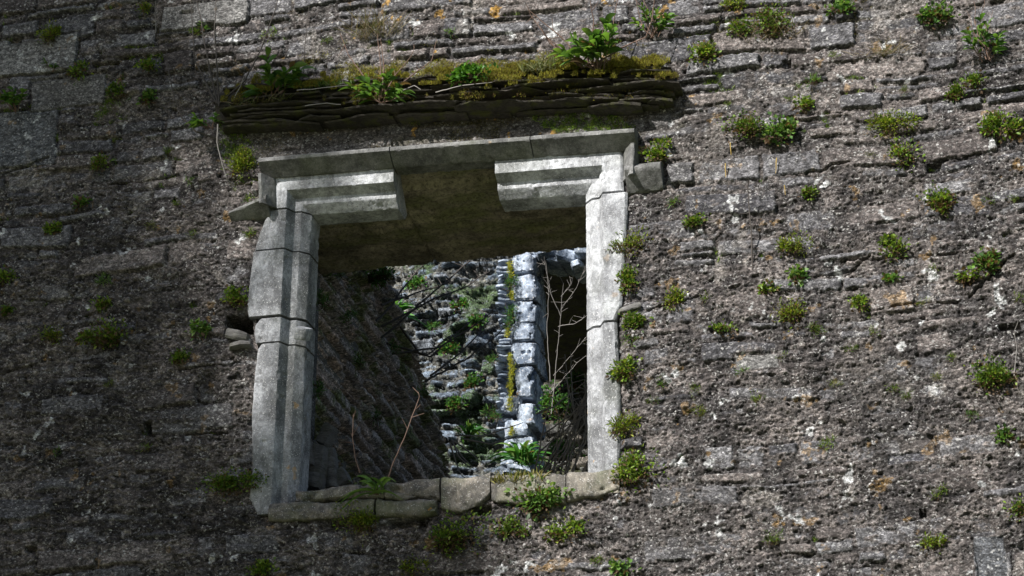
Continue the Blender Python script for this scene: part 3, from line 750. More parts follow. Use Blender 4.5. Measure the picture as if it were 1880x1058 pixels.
def leafcol(n, rs, pal=GREENS, dead=.0):
    c = pal[rs.randint(len(pal), size=n)]*(.7+.6*rs.rand(n, 1))
    if dead:
        m = rs.rand(n) < dead; c[m] = np.array((.13, .085, .045))*(.6+.8*rs.rand(m.sum(), 1))
    return c
def wall_h(px, py, y=-.02): return W(px, py, y)
def cushion(px, py, r, seed, label, sy=1.0, y=-.01, dense=1.0, dead=.12, pal=GREENS, leaf=.0125, cat='weed', group='small weeds growing on the wall', name='wall_weed', scale=390., asp=.7, trail=0):
    rs = np.random.RandomState(seed); R = (1.1 if r < 30 else .98)*r/scale
    base = W(px, py+r*sy*.45, y)
    n = int((60+2300*min(R, .16)/.1*R/.1*.16)*dense)
    n = int(min(1500, 40+ 80000*R*R*sy)*dense)
    d = rs.normal(size=(n, 3)); d[:, 1] = -np.abs(d[:, 1]); d = unit(d)
    lump = np.clip(1+.75*np.array(fbm3(d*1.5+seed, 3, seed % 50)), .35, 1.7)
    rad = R*(rs.rand(n)**.42)*lump
    cen = np.array([base[0], base[1]-R*.10, base[2]+R*sy*.35])
    sub = rs.randint(0, 4, n); so_ = rs.normal(size=(4, 3))*np.array([.42, .08, .28*sy])*R; so_[0] = 0; sc_ = np.array([1, .62, .5, .42])
    pos = cen+d*(rad*sc_[sub])[:, None]*np.array([1, .62, sy])+so_[sub]
    if trail:
        q = rs.rand(n) < .3*trail; pos[q, 2] -= R*trail*rs.rand(q.sum())**2*.8; pos[q, 1] = base[1]-.012*rs.rand(q.sum())-.3*(base[1]-pos[q, 1])
    dr = unit(d*.9+np.array([0, -.25, .55])+.55*rs.normal(size=(n, 3)))
    L = leaf*(.6+.8*rs.rand(n)); C = leafcol(n, rs, pal, dead); low = pos[:, 2] < cen[2]-R*sy*.35
    m = low & (rs.rand(n) < .5); C[m] = np.array((.10, .065, .04))*(.6+.7*rs.rand(m.sum(), 1))
    V, Q, T = leaf_fan(pos, dr, L, L*asp, C, rs, 1 if r < 16 else 2, .2)
    k = max(4, int(r*.55)); paths = [curve(base+rs.normal(size=3)*np.array([.25, .05, .12])*R+np.array([0, .02, 0]), pos[rs.randint(n)], 5, 0, R*.12, rs) for _ in range(k)]
    Vt, Qt = tubes(paths, [np.linspace(.0014, .0007, 5)]*k, 4)
    if r >= 17:
        root = empty(name, base, label, cat, group)
        mesh_np('foliage', V, [(4, Q)], MAT_LEAF, root, True, None, {'tint': T})
        mesh_np('stem', Vt, [(4, Qt)], MAT_STEM, root)
    else:
        root = mesh_np(name, np.concatenate([V, Vt]), [(4, np.concatenate([Q, Qt+len(V)]))], MAT_LEAF, None, True, None,
                       {'tint': np.concatenate([T, np.tile((.1, .06, .04), (len(Vt), 1))])}, loc=base)
        tag(root, label, cat, group)
    return root
BROAD = np.array([(.07, .16, .03), (.10, .20, .035), (.055, .12, .03), (.12, .21, .04)])
def broadleaf(px, py, r, seed, label, y=-.03, stems=7, leaf=.075, dead_stalks=0, stalk_len=.3, lean=(0, -.3, 1), pal=BROAD, cat='plant', group=None, name='broadleaf_plant', scale=390., spread=.75, per=9):
    """lance leaved plant; (px,py) is where it is rooted"""
    rs = np.random.RandomState(seed); R = r/scale; base = W(px, py, y)
    P, D, L, paths, rad = [], [], [], [], []
    for k in range(stems):
        d = unit(np.array(lean)+spread*rs.normal(size=3)*np.array([1, .5, .35])); ln = R*rs.uniform(.5, 1.05)
        tip = base+d*ln; c = curve(base+rs.normal(size=3)*.012*np.array([1.5, .4, .4]), tip, 6, 0, .012, rs); paths.append(c); rad.append(np.linspace(.0028, .0016, 6))
        m = per
        for q in range(m):
            t = 1-.72*(q/m)*rs.uniform(.6, 1.1); p = c[0]+(c[-1]-c[0])*t
            an = 2*math.pi*(q*.382+rs.rand()*.1); o = np.array([math.cos(an), math.sin(an)*.8, 0])
            P.append(p); D.append(unit(o*(.8-.4*(q < 2))+d*(.55+.6*rs.rand())+np.array([0, -.3, 0]))); L.append(leaf*rs.uniform(.6, 1.15)*(R/.2)**.25)
    P = np.array(P); D = np.array(D); L = np.array(L)
    V, Q, T = leaf_fan(P, D, L, L*.30, leafcol(len(P), rs, pal, .04), rs, 4, .55, .3)
    root = empty(name, base, label, cat, group)
    mesh_np('foliage', V, [(4, Q)], MAT_LEAF, root, True, None, {'tint': T})
    Vt, Qt = tubes(paths, rad, 5); mesh_np('stem', Vt, [(4, Qt)], MAT_STEM, root)
    for k in range(dead_stalks):
        d = unit(np.array([rs.uniform(-.5, .3), -.25*rs.rand(), 1])); ln = stalk_len*rs.uniform(.6, 1.2)
        c = curve(base, base+d*ln, 9, 0, .03, rs); Vt, Qt = tubes([c], [np.linspace(.0026, .001, 9)], 5)
        mesh_np('dead_stalk', Vt, [(4, Qt)], MAT_STEM, root)
    return root
def stalks(name, label, pts_list, y, mat, r0=.0022, seed=0, cat='dry stems', wob=.01, group=None, side=0, pod=False):
    """thin dead stems through photo points; y: distance from wall at root and at tip"""
    rs = np.random.RandomState(seed); paths, rad = [], []
    for pts in pts_list:
        n = len(pts); P = np.array([W(p[0], p[1], y[0]+(y[1]-y[0])*k/(n-1)) for k, p in enumerate(pts)])
        Q = resample(P, .02); Q = Q + np.cumsum(rs.normal(size=Q.shape), 0)*wob*.08; Q[0] = P[0]
        paths.append(Q); rad.append(np.linspace(r0, r0*.4, len(Q)))
        for q in range(side):
            i = rs.randint(len(Q)//4, len(Q)); d = unit(rs.normal(size=3)*np.array([1, .5, .6])+np.array([0, 0, .5])); ln = rs.uniform(.02, .07)
            paths.append(curve(Q[i], Q[i]+d*ln, 4, 0, .004, rs)); rad.append(np.linspace(r0*.45, r0*.25, 4))
    V, Q = tubes(paths, rad, 5)
    loc = W(*pts_list[0][0], y[0])
    return tag(mesh_np(name, V, [(4, Q)], mat, None, loc=loc), label, cat, group)
def grass(px, py, wpx, hpx, n, seed, label, y=-.05, pal=None, name='grass_tuft', cat='grass', wid=.004, lean=.5, kind=None):
    rs = np.random.RandomState(seed); c = W(px, py, y); w = wpx/390; hh = hpx/370
    pos = c+np.stack([np.clip(rs.normal(size=n), -1.6, 1.6)*w*.28, rs.normal(size=n)*.02, rs.normal(size=n)*.004-.004], -1)
    d = np.stack([rs.normal(size=n)*lean, -.25+.4*rs.normal(size=n), np.ones(n)], -1); L = hh*rs.uniform(.45, 1.1, n)
    pal = np.array([(.16, .18, .03), (.22, .21, .05), (.11, .14, .025), (.28, .24, .09)]) if pal is None else pal
    V, Q, T = leaf_fan(pos, d, L, np.full(n, wid), leafcol(n, rs, pal), rs, 4, .25, .1)
    return tag(mesh_np(name, V, [(4, Q)], MAT_LEAF, None, True, None, {'tint': T}, loc=c), label, cat)
# ---- plants begin
# ---- small leaved weeds rooted in the joints: px, py, radius px, height ratio, label
WEEDS = [
(1207,280,31,.85,'bushy green weed growing on top of the right stop of the hood mould'),
(1168,440,29,.8,'green weed hugging the right jamb just below the hood mould stop'),
(1153,512,21,1.35,'tall narrow green weed beside the upper half of the right jamb'),
(1165,592,22,1.0,'green weed beside the notched slate joint of the right jamb'),
(1160,629,12,1.1,'little weed hanging just under the weed at the notched joint of the right jamb'),
(1150,678,26,.95,'bright green weed against the middle of the right jamb'),
(1146,780,27,1.05,'bright green weed against the lower part of the right jamb'),
(1175,862,44,.95,'large round dark green bush beside the foot of the right jamb'),
(1418,40,48,.85,'wide straggly green bush near the top edge between two bare stone courses'),
(1722,25,34,.75,'bright green cushion near the top edge, left of the leafy plant at the right'),
(1840,230,38,.95,'dense round green weed at the right edge, under the tall leafy plant'),
(1632,225,40,.75,'spreading green weed directly above another green weed on the right wall'),
(1664,276,31,.85,'green weed just below the spreading weed on the right wall'),
(1365,232,40,.7,'purplish green creeping mat right of the ledge, its left half'),
(1425,240,36,.8,'creeping green mat right of the ledge, its right half with a pale rosette'),
(1722,362,27,1.05,'single upright green weed on rough render right of the wide upper weeds'),
(1468,448,27,.85,'green weed beside the shadow of the thin dead twig on the right wall'),
(1644,450,25,.85,'green weed on bare render in the middle of the right wall'),
(1278,408,27,.42,'flat wide green weed right of the window beside a thin dead twig'),
(1465,505,19,.9,'green weed just under the weed beside the dead twig'),
(1412,528,17,.9,'small brownish green weed below the foot of the dead twig'),
(1450,572,27,.95,'drooping green weed with a brown skirt below the dead twig'),
(1576,556,18,1.0,'dark upright weed in a horizontal crack of the right wall'),
(1822,690,44,.8,'large bright green weed low at the right edge with a leafy fringe'),
(1808,483,26,.9,'straggly pale weed at the right end of the long diagonal crack'),
(1775,508,20,.8,'dark weed just left of the straggly pale weed at the diagonal crack'),
(1238,548,19,1.1,'dark green weed right of the notched slate of the right jamb'),
(1326,601,18,.6,'small flat weed below the drooping roots right of the window'),
(1500,606,14,1.0,'small weed with a single orange lichen spot beneath it'),
(1364,683,11,.9,'small weed sitting on a smooth pale stone right of the window'),
(1389,732,15,1.0,'dark small weed under a smooth pale stone right of the window'),
(1279,755,15,.9,'small round weed alone level with the lower part of the right jamb'),
(1275,720,11,1.3,'tiny upright weed above the small round weed right of the lower jamb'),
(1198,736,13,.6,'small flat weed close to the right jamb above a mortar joint'),
(1216,703,12,1.0,'tiny weed right of the bright weed on the middle of the right jamb'),
(1520,814,15,.95,'small lone round weed on bare render low on the right wall'),
(1536,704,12,.9,'tiny weed near the centre of the right wall above bare render'),
(1639,712,11,.9,'left one of two tiny weeds side by side low on the right wall'),
(1667,725,13,.9,'right one of two tiny weeds side by side low on the right wall'),
(1844,803,18,.8,'small fresh green weed near the right edge below the large bright weed'),
(1724,906,15,1.0,'small weed above an orange streak low on the right wall'),
(1710,996,24,.7,'ragged green weed near the bottom right left of a dark smooth stone'),
(1872,930,18,1.1,'bright green weed cut by the right edge of the picture near the bottom'),
(1418,988,15,1.0,'small weed near the bottom edge below bare render'),
(1783,764,10,1.0,'tiny weed left of a white lichen spot at the right'),
(1605,609,11,.9,'tiny weed in a short crack at the middle of the right wall'),
(1695,555,11,.9,'small round weed above the short crack of the right wall'),
(1855,366,12,.9,'small weed at the right edge right of the upright weed'),
(1818,370,14,.8,'small weed between the upright weed and the right edge'),
(1551,12,21,.8,'small green weed touching the top edge at the right'),
(1290,96,34,.85,'brownish weed on ledge height just right of the ledge'),
(1345,8,22,.7,'small dark weed touching the top edge right of the leafy stems'),
(1790,148,24,.6,'trailing weed below the tall leafy plant at the right'),
(1757,168,18,1.0,'small weed left of a long bare grey stone at the right'),
(1493,147,14,.9,'small round weed on a flat grey stone right of the ledge'),
(1474,191,17,.9,'green weed above the creeping mat right of the ledge'),
(1600,287,12,.9,'tiny weed left of the lower one of the paired weeds'),
(1535,102,10,.9,'tiny weed on a pale stone course at the upper right'),
(1486,355,17,.8,'weed at the upper edge of the rough render, above the weed beside the twig'),
(1237,371,12,.9,'tiny weed right of the jamb below the bushy weed on the hood stop'),
(1437,655,10,.9,'tiny weed above the dark small weed right of the window'),
(1720,692,12,.8,'tiny weed left of the large bright green weed at the right'),
(1748,655,10,1.2,'tiny upright weed above and left of the large bright green weed'),
(1098,1030,15,.6,'flat weed at the bottom edge under the right end of the sill'),
(1150,1045,18,.8,'weed at the bottom edge right of the sill'),
(1874,545,11,1.1,'tiny weed cut by the right edge at mid height'),
(1660,165,9,1.2,'tiny upright weed on a grey stone below the dry tuft at the upper right'),
(1715,492,12,.7,'small flat weed under the diagonal crack of the right wall'),
(1560,640,9,.9,'speck of green weed in the middle of the bare right wall'),
(1640,512,16,.5,'flat strip of weed below the weed on bare render'),
(1296,548,10,1.0,'tiny weed right of the dark weed near the notched jamb slate'),
(90,60,32,.85,'green weed above the long pale block at the upper left'),
(147,126,22,.8,'shaded weed at the end of the long pale block at the upper left'),
(215,166,19,1.0,'dark weed in a shaded joint at the upper left'),
(272,180,21,.8,'straggly weed right of the dark weed in the shaded joint'),
(277,122,24,.6,'flat weed under a projecting slate at the upper left'),
(265,16,16,.8,'small weed at the top edge above the shaded left wall'),
(185,300,21,.9,'brownish weed below a white lichen patch on the shaded left wall'),
(305,281,13,.8,'small weed above a smooth stone left of the hood mould'),
(150,371,17,.8,'dark weed on the shaded left wall below the brownish weed'),
(95,422,18,.8,'dark weed beside a yellow lichen spot at the left'),
(281,410,13,.9,'small dark weed in the middle of the shaded left wall'),
(358,427,13,.8,'small dark weed left of the upper left jamb'),
(326,373,11,.9,'small dark weed left of the hood stop'),
(352,331,9,.9,'tiny green weed in a joint left of the hood return'),
(461,428,14,.8,'small bright weed touching the left jamb below the hood stop'),
(441,297,34,1.25,'tall sunlit yellow green weed beside the left return of the hood mould'),
(12,508,20,1.0,'bright weed at the left edge, upper one of a pair'),
(13,571,19,.7,'bright weed at the left edge, lower one of a pair'),
(187,516,15,.9,'small weed above the big spidery weed at the left'),
(203,612,46,.75,'big spidery weed with dry stalks on the left wall'),
(95,614,26,.75,'dark weed left of the big spidery weed'),
(188,560,24,.6,'thin dark weed above the big spidery weed with dry stalks'),
(330,656,19,.85,'round dark weed right of the big spidery weed'),
(366,606,18,1.0,'dark weed left of the black hole beside the left jamb'),
(432,546,24,.95,'weed directly above the black hole beside the left jamb'),
(205,705,11,.9,'tiny bright weed below the big spidery weed'),
(269,820,13,.7,'tiny weed below the square putlog hole'),
(420,888,54,.6,'broad dark weed mat beside the foot of the left jamb'),
(104,830,7,1.2,'speck of weed low on the shaded left wall'),
(483,1050,28,.6,'dark weed at the bottom edge left of the sill'),
(652,952,46,.75,'green weed hanging under the left part of the sill'),
(850,972,52,.8,'large green weed under the middle of the sill'),
(930,970,30,.7,'thin weed right of the large weed under the sill'),
(993,915,62,.55,'wide bright weed sprawling over the right part of the sill'),
(1046,970,38,.65,'green weed below the sprawling weed on the sill'),
(768,1040,26,.7,'dark weed at the bottom edge under the sill'),
(495,62,15,.8,'dark weed in a joint above the leafy plant of the ledge'),
(600,75,12,.7,'small weed on orange spotted stones above the ledge'),
(830,60,13,.6,'small weed among orange lichen above the ledge'),
(365,58,13,.9,'small weed with lance leaves in a dark gap at the upper left'),
(760,225,11,1.1,'tiny bright weed dangling below the ledge'),
]
for i, (px, py, r, sy, lab) in enumerate(WEEDS):
    shy = px < 480 or py > 930
    sp = (i*7) % 5
    pal = (GREENS, GREENS*np.array([.75, .8, .8]), GREENS*np.array([1.15, 1.0, .8]), GREENS*np.array([.8, .95, 1.6]), GREENS)[sp]
    cushion(px, py, r, 2000+i*7, lab, sy, leaf=(.0135 if r < 14 else .0165)*(1, .75, .9, 1.3, 1.05)[sp], asp=(.7, .8, .38, .75, .55)[sp], dense=(1, 1.5, 1.5, .7, .9)[sp], pal=pal, trail=(0, 0, .5, .2, .9)[sp], dead=.22 if ('brown' in lab or 'straggly' in lab or 'purplish' in lab or 'dry' in lab) else .1)

# ---- lance leaved plants
broadleaf(1095, 128, 96, 301, 'large leafy green plant standing on the right part of the mossy ledge', -.11, 17, .10, lean=(-.05, -.45, 1), spread=.7, per=8)
broadleaf(505, 178, 78, 302, 'leafy green plant on the left part of the ledge', -.08, 10, .105, lean=(0, -.4, 1))
broadleaf(700, 192, 66, 303, 'leafy green plant leaning out of the middle of the ledge', -.12, 11, .085, lean=(0, -.6, .9))
broadleaf(385, 235, 40, 304, 'drooping leafy plant at the left end of the ledge', -.08, 6, .07, lean=(-.2, -.6, .5))
broadleaf(25, 205, 50, 305, 'shaded leafy plant at the left edge above a smooth block', -.02, 7, .08, lean=(.1, -.5, .8))
broadleaf(1815, 110, 72, 306, 'tall leafy plant with brown stems near the upper right corner', -.03, 9, .07, dead_stalks=4, stalk_len=.3, lean=(-.05, -.3, 1), spread=.5)
broadleaf(1200, 70, 72, 307, 'leafy brown stemmed plant at the top edge above the right end of the ledge', -.03, 9, .06, dead_stalks=4, stalk_len=.25, lean=(0, -.45, 1), spread=.5)
broadleaf(98, 130, 20, 308, 'small rosette growing from a joint under the long pale block', -.01, 3, .05)
broadleaf(368, 60, 18, 309, 'small lance leaved rosette under a projecting stone at the upper left', -.0, 3, .05)
broadleaf(1515, 232, 0.1+18, 310, 'pale green rosette on the creeping mat right of the ledge', -.04, 3, .045) if False else None
PALD = np.array([(.09, .26, .06), (.13, .32, .08), (.055, .17, .045), (.16, .26, .07)])
def strapfern(px, py, r, seed, label, y, n, scale=300., pal=PALD, wid=.085, lean=(0, -.45, .8), droop=.75, cat='plant', name='strap_leaved_fern'):
    rs = np.random.RandomState(seed); R = r/scale; base = W(px, py, y)
    D = unit(np.array(lean)+rs.normal(size=(n, 3))*np.array([.75, .35, .4])); L = R*rs.uniform(.6, 1.35, n)
    pos = base+rs.normal(size=(n, 3))*R*np.array([.10, .06, .05])
    V, Q, T = leaf_fan(pos, D, L, L*wid*rs.uniform(.7, 1.2, n), leafcol(n, rs, pal, .04), rs, 7, droop, .25)
    root = empty(name, base, label, cat)
    mesh_np('foliage', V, [(4, Q)], MAT_LEAF, root, True, None, {'tint': T})
    Vt, Qt = tubes([curve(base+np.array([0, .02, -.04*R]), p+d*l*.12, 4) for p, d, l in zip(pos, D, L)], [np.linspace(.003, .0015, 4)]*n, 4)
    mesh_np('stem', Vt, [(4, Qt)], MAT_STEM, root); return root
strapfern(692, 903, 74, 311, 'fresh green plant with drooping leaves growing on the sill', -.05, 15, 390., np.array([(.12, .22, .045), (.17, .28, .07), (.09, .18, .04)]), .12, (0, -.3, 1.1))
strapfern(858, 802, 60, 312, 'strap leaved green plant growing inside at the foot of the rubble wall', 3.55, 40, lean=(.3, -.3, 1.1), droop=.7)
strapfern(962, 850, 84, 313, 'bright strap leaved plant inside in front of the pale quoins', 3.72, 70, lean=(0, -.25, 1.2), droop=.65)
strapfern(722, 580, 60, 314, 'green leafy plant sprouting from the broken end of the cross wall', 2.75, 60, 310., lean=(.15, -.3, 1.0), wid=.13, droop=.6)
strapfern(1000, 872, 50, 315, 'low strap leaved plant inside at the dark doorway', 3.3, 14, lean=(.3, -.4, .8))
IW = [(938,515,17,1.3,'green fern like weed on the slates beside the quoins',3.85),(936,585,16,1.9,'upright weed between rubble wall and quoins',3.85),(880,590,22,.8,'weed on the rubble wall left of the quoins',3.7),
 (845,560,18,.8,'small weed high on the inner rubble wall',3.7),(690,500,26,1.0,'green weed at the top of the cross wall under the soffit',1.9),(640,580,14,1.6,'mossy weed on the upper cross wall',1.3),(592,550,16,1.7,'weed on the cross wall near the left jamb',.8),
 (720,640,14,1.3,'small weed in the middle of the cross wall',2.2),(582,715,14,2.0,'hanging weed on the cross wall beside the left jamb',.7),(1015,740,26,1.6,'dark ivy like weed at the bottom of the doorway',3.7),(870,700,20,.9,'dark weed low on the inner rubble wall',3.7),(780,720,16,1.2,'weed at the ragged end of the cross wall',2.7),(1060,700,20,1.3,'dark weed on the chamber wall',6.0),
 (770,520,20,.8,'dark green weed high on the inner rubble behind the shrub branches',3.7),(820,640,18,.9,'weed in the middle of the inner rubble wall',3.7),(905,660,12,1.2,'pale weed on the edge of the inner rubble beside the slates',3.75),(800,600,16,.8,'small weed left of the middle of the inner rubble wall',3.7),(840,740,22,.8,'weed just above the inside strap leaved plant',3.6),(905,760,14,1.2,'dark weed left of the lowest quoins',3.6),(1040,830,30,.8,'dark weed in the twig tangle at the lower right',3.4),(660,660,13,1.8,'moss green weed hanging in the middle of the cross wall',1.6),(690,760,14,1.6,'moss green weed low on the cross wall',2.0),(620,500,14,1.2,'weed on the cross wall right under the soffit',1.2)]
for i, (px, py, r, sy, lab, y) in enumerate(IW):
    cushion(px, py, r*.9, 3000+i*11, lab, sy, y=y, leaf=.022, pal=GREENS*np.array([.55, .85, 1.5]), group='weeds inside the ruin', scale=390*10.3/(10.3+y*.85))

# ---- grass and ledge growth
grass(952, 884, 95, 30, 240, 401, 'yellow green grass tuft on the sill', -.03)
grass(990, 128, 70, 36, 150, 402, 'pale grass tuft on the ledge left of the large leafy plant', -.10, pal=np.array([(.14, .16, .06), (.2, .2, .1), (.1, .13, .04)]))
cushion(872, 138, 42, 403, 'bright green clump of small leaves on the moss of the ledge', .55, y=-.11, dead=.02, pal=np.array([(.06, .17, .02), (.08, .2, .025), (.05, .13, .02)]), leaf=.022, cat='plant', group=None, name='leafy_clump')
grass(600, 158, 110, 16, 160, 404, 'low dark grass fringe on the left part of the ledge', -.09, pal=np.array([(.06, .13, .02), (.09, .15, .03)]))
grass(480, 190, 130, 30, 120, 405, 'dry brown grass draped over the left end of the ledge', -.11, pal=np.array([(.13, .1, .05), (.08, .07, .03), (.1, .12, .03)]), lean=1.2)
DRY = np.array([(.2, .16, .1), (.13, .1, .06), (.27, .23, .16), (.1, .11, .04)])
grass(690, 70, 110, 85, 190, 406, 'dry bleached tuft of wiry stems above the ledge', -.01, pal=DRY, lean=.75, wid=.003, name='dry_tuft', cat='dry tuft')
grass(1615, 105, 80, 50, 110, 407, 'dry wiry tuft on the stone courses at the upper right', -.0, pal=DRY, lean=1.2, wid=.003, name='dry_tuft', cat='dry tuft')
grass(1420, 75, 100, 70, 90, 408, 'dry wiry stems poking through the straggly bush at the top edge', -.01, pal=DRY, lean=1.0, wid=.0025, name='dry_tuft', cat='dry tuft')
grass(200, 630, 150, 70, 46, 409, 'long dry stalks fanning out of the big spidery weed', -.02, pal=DRY*.8, lean=1.6, wid=.003, name='dry_tuft', cat='dry tuft')
grass(1745, 300, 0.1, 1, 1, 410, 'x') if False else None

# moss on the ledge: too many shoots to count
def moss():
    rs = np.random.RandomState(500); P, C = [], []
    pal = np.array([(.36, .34, .03), (.26, .28, .025), (.44, .37, .035), (.15, .125, .03), (.13, .07, .022)])
    for px, w, y0, y1, pr, li in LEDGE_SLABS:
        dens = (1.1, 1.1, 1.0, .9, .8, .7, .5, .3, .18, .1, .05, .03, .0)[li]
        n = int(w*42*dens); t = rs.rand(n); qx = px+w*t; f = fbm(qx*.013+.15*li, qx*0+li*.22, 3, 511)+.75*fbm(qx*.045, qx*0+li*.5, 2, 512)
        k = (f > .05+.08*(li > 4)+.22*(qx < 640)-.04*(li < 2)); qx = qx[k]; t = t[k]; f = f[k]
        for x_, t_, f_ in zip(qx, t, f):
            o = W(x_, y0+(y1-y0)*t_, -pr*rs.uniform(.35, .97)); P.append((o[0], o[1], o[2]+.008+rs.rand()*.055*max(.12, f_+.15))); C.append(pal[rs.choice(5, p=[.26, .26, .14, .18, .16] if li < 6 else [.12, .2, .08, .35, .25])])
    XX = rs.uniform(500, 1230, 34000); DD = np.abs(rs.normal(size=34000))*24; FF = fbm(XX*.012, DD*.03, 3, 515)
    for x_, dy, f_ in zip(XX, DD, FF):                                   # up the wall behind the ledge
        if f_ < .0+dy*.006: continue
        o = W(x_, ledge_py(x_)-34-dy, -.02-max(0, .07-dy*.0025)*rs.rand()); P.append(tuple(o)); C.append(pal[rs.choice(5, p=[.4, .25, .2, .1, .05])])
    P = np.array(P); C = np.array(C)*(.36+.45*rs.rand(len(P), 1)); n = len(P)
    D = rs.normal(size=(n, 3))*.7+np.array([0, -.5, .9]); L = rs.uniform(.007, .016, n)
    V, Q, T = leaf_fan(P, D, L, L*.55, C, rs, 1, .1)
    tag(mesh_np('moss', V, [(4, Q)], MAT_MOSS, None, True, None, {'tint': T}, loc=W(820, 150)), 'yellow green moss carpeting the slate ledge over the window', 'moss', None, 'stuff')
moss()
def jamb_moss():
    rs = np.random.RandomState(530); n = 4200; py = rs.uniform(480, 800, n); f = fbm(py*.02, py*0, 3, 531); px = 938+10*fbm(py*.012, py*0+4, 2, 532)+rs.normal(size=n)*(1.2+3.2*np.clip(f+.2, 0, 1))
    k = f > -.05; P = np.array([W(a, b, YI-.24-.05*rs.rand()) for a, b in zip(px[k], py[k])]); n = len(P)
    C = np.array([(.40, .40, .03), (.28, .33, .03), (.5, .44, .04), (.2, .22, .04)])[rs.randint(4, size=n)]*(.6+.6*rs.rand(n, 1))
    D = rs.normal(size=(n, 3))*.8+np.array([0, -.7, .4]); L = rs.uniform(.012, .026, n); V, Q, T = leaf_fan(P, D, L, L*.6, C, rs, 1, .1)
    tag(mesh_np('jamb_moss', V, [(4, Q)], MAT_MOSS, None, True, None, {'tint': T}, loc=W(938, 700, YI-.2)), 'yellow green moss running down beside the pale inner quoins', 'moss', None, 'stuff')
jamb_moss()
def wall_moss():
    rs = np.random.RandomState(520)
    vis = (px_ > -20) & (px_ < 1900) & (py_ > -20) & (py_ < 1080) & (dz_ > .05) & ~ins
    mk = vis & (mossn > .12) & (topband > .3) & (h < -.006); i1 = rs.choice(np.nonzero(mk)[0], 9000)
    mk = vis & (h < -.008) & (fbm(x*2.2, z*2.6, 3, 521) > .12); i2 = rs.choice(np.nonzero(mk)[0], 800).repeat(13)
    P = np.concatenate([np.stack([x[i], -h[i]-.004, z[i]], -1) for i in (i1, i2)]); P += rs.normal(size=P.shape)*np.array([.006, .002, .006]); n = len(P)
    C = np.concatenate([np.array([(.10, .09, .02), (.16, .14, .025), (.11, .065, .025), (.08, .085, .02)])[rs.randint(4, size=len(i1))], GREENS[rs.randint(5, size=len(i2))]])*(.6+.7*rs.rand(n, 1))
    D = rs.normal(size=(n, 3))*.8+np.array([0, -.6, .5]); L = np.concatenate([rs.uniform(.006, .013, len(i1)), rs.uniform(.010, .024, len(i2))])
    V, Q, T = leaf_fan(P, D, L, L*.6, C, rs, 1, .1)
    tag(mesh_np('wall_moss', V, [(4, Q)], MAT_MOSS, None, True, None, {'tint': T}, loc=W(1400, 150)), 'brown green moss and seedlings speckling the joints of the wall', 'moss', None, 'stuff')
wall_moss()

# ---- dead stems and twigs
stalks('dead_twig', 'thin dark dead twig standing out from the right wall, casting a shadow', [[(1381, 505), (1379, 420), (1373, 345), (1376, 325)]], (-.005, -.16), MAT_DARKTWIG, .0045, 1, side=2)
stalks('dead_stalk', 'short pale dry stalk standing on the sill behind the fresh plant', [[(661, 868), (652, 840), (648, 800), (650, 760)]], (.0, -.02), MAT_STEM, .0036, 2, side=5)
stalks('dead_stalk', 'long reddish dry stalk leaning right from the sill plant', [[(712, 880), (722, 850), (746, 795), (766, 745), (771, 728), (768, 720)]], (.0, -.03), MAT_STEM, .0042, 3, side=4)
stalks('dead_weed', 'clump of tall dark dead stems rising from the left end of the ledge', [[(400, 190), (385, 130), (372, 60), (360, 0)], [(402, 195), (400, 120), (395, 60), (398, -10)], [(400, 192), (450, 150), (480, 90), (505, 20), (512, -10)], [(398, 190), (360, 110), (352, 0)]], (-.06, -.13), MAT_DARKTWIG, .0052, 4, 'dead weed', side=3)
stalks('dead_weed', 'curved dark dead stem arching left of the ledge end', [[(400, 255), (360, 240), (335, 215), (322, 180), (310, 130), (305, 90)]], (-.06, -.12), MAT_DARKTWIG, .0052, 41, 'dead weed', side=3)
stalks('dead_weed', 'single thin dead stem behind the left leafy plant of the ledge', [[(555, 145), (560, 80), (568, 10)]], (-.06, -.1), MAT_DARKTWIG, .003, 42, 'dead weed', side=2)
stalks('bare_root', 'pale bare root hanging from the ledge down to the hood stop', [[(400, 228), (399, 262), (408, 300), (416, 330), (420, 335)], [(417, 330), (432, 343), (443, 352)], [(419, 333), (430, 352)]], (-.14, -.04), MAT_TWIG, .0034, 5)
stalks('dead_weed', 'thin dark dead stems above the middle leafy plant of the ledge', [[(700, 180), (698, 120), (693, 65)], [(702, 180), (703, 120), (697, 70)], [(699, 180), (675, 150), (640, 100), (625, 60)], [(702, 180), (725, 140), (755, 105), (760, 92)], [(703, 179), (740, 150), (790, 110), (800, 70)]], (-.11, -.13), MAT_STEM, .0042, 6, 'dead weed', side=2)
stalks('dead_weed', 'bare brown stems fanning left and up from the large leafy plant', [[(1070, 125), (1020, 90), (975, 30), (968, 10)], [(1070, 125), (1010, 80), (990, 40)], [(1072, 125), (1040, 80), (1005, 50), (970, 20)], [(1080, 124), (1120, 110), (1128, 40), (1138, -5)], [(1078, 124), (1090, 40), (1083, 0)], [(1080, 124), (1150, 85), (1185, 70), (1195, 40), (1200, 0)], [(1070, 124), (1000, 65)]], (-.09, -.18), MAT_STEM, .0046, 7, 'dead weed', side=2)
for k, (pts, lab) in enumerate([([(545, 166), (600, 162), (640, 158)], 'straight grey twig lying over the dark left half of the ledge'), ([(800, 170), (850, 158), (905, 152)], 'grey twig lying below the bright leafy clump of the ledge'), ([(430, 180), (440, 160), (446, 142)], 'pale grey twig leaning up at the left end of the ledge'), ([(560, 195), (600, 190), (625, 192)], 'grey twig low on the front of the left half of the ledge'), ([(735, 168), (762, 158), (775, 165)], 'bent pale twig right of the middle plant of the ledge')]):
    stalks('fallen_twig', lab, [pts], (-.13, -.15), MAT_TWIG, .003, 80+k, 'twig', group='twigs lying on the ledge')
MAT_STRAW = bark_mat('straw', (.3, .2, .05), (.35, .25, .08))
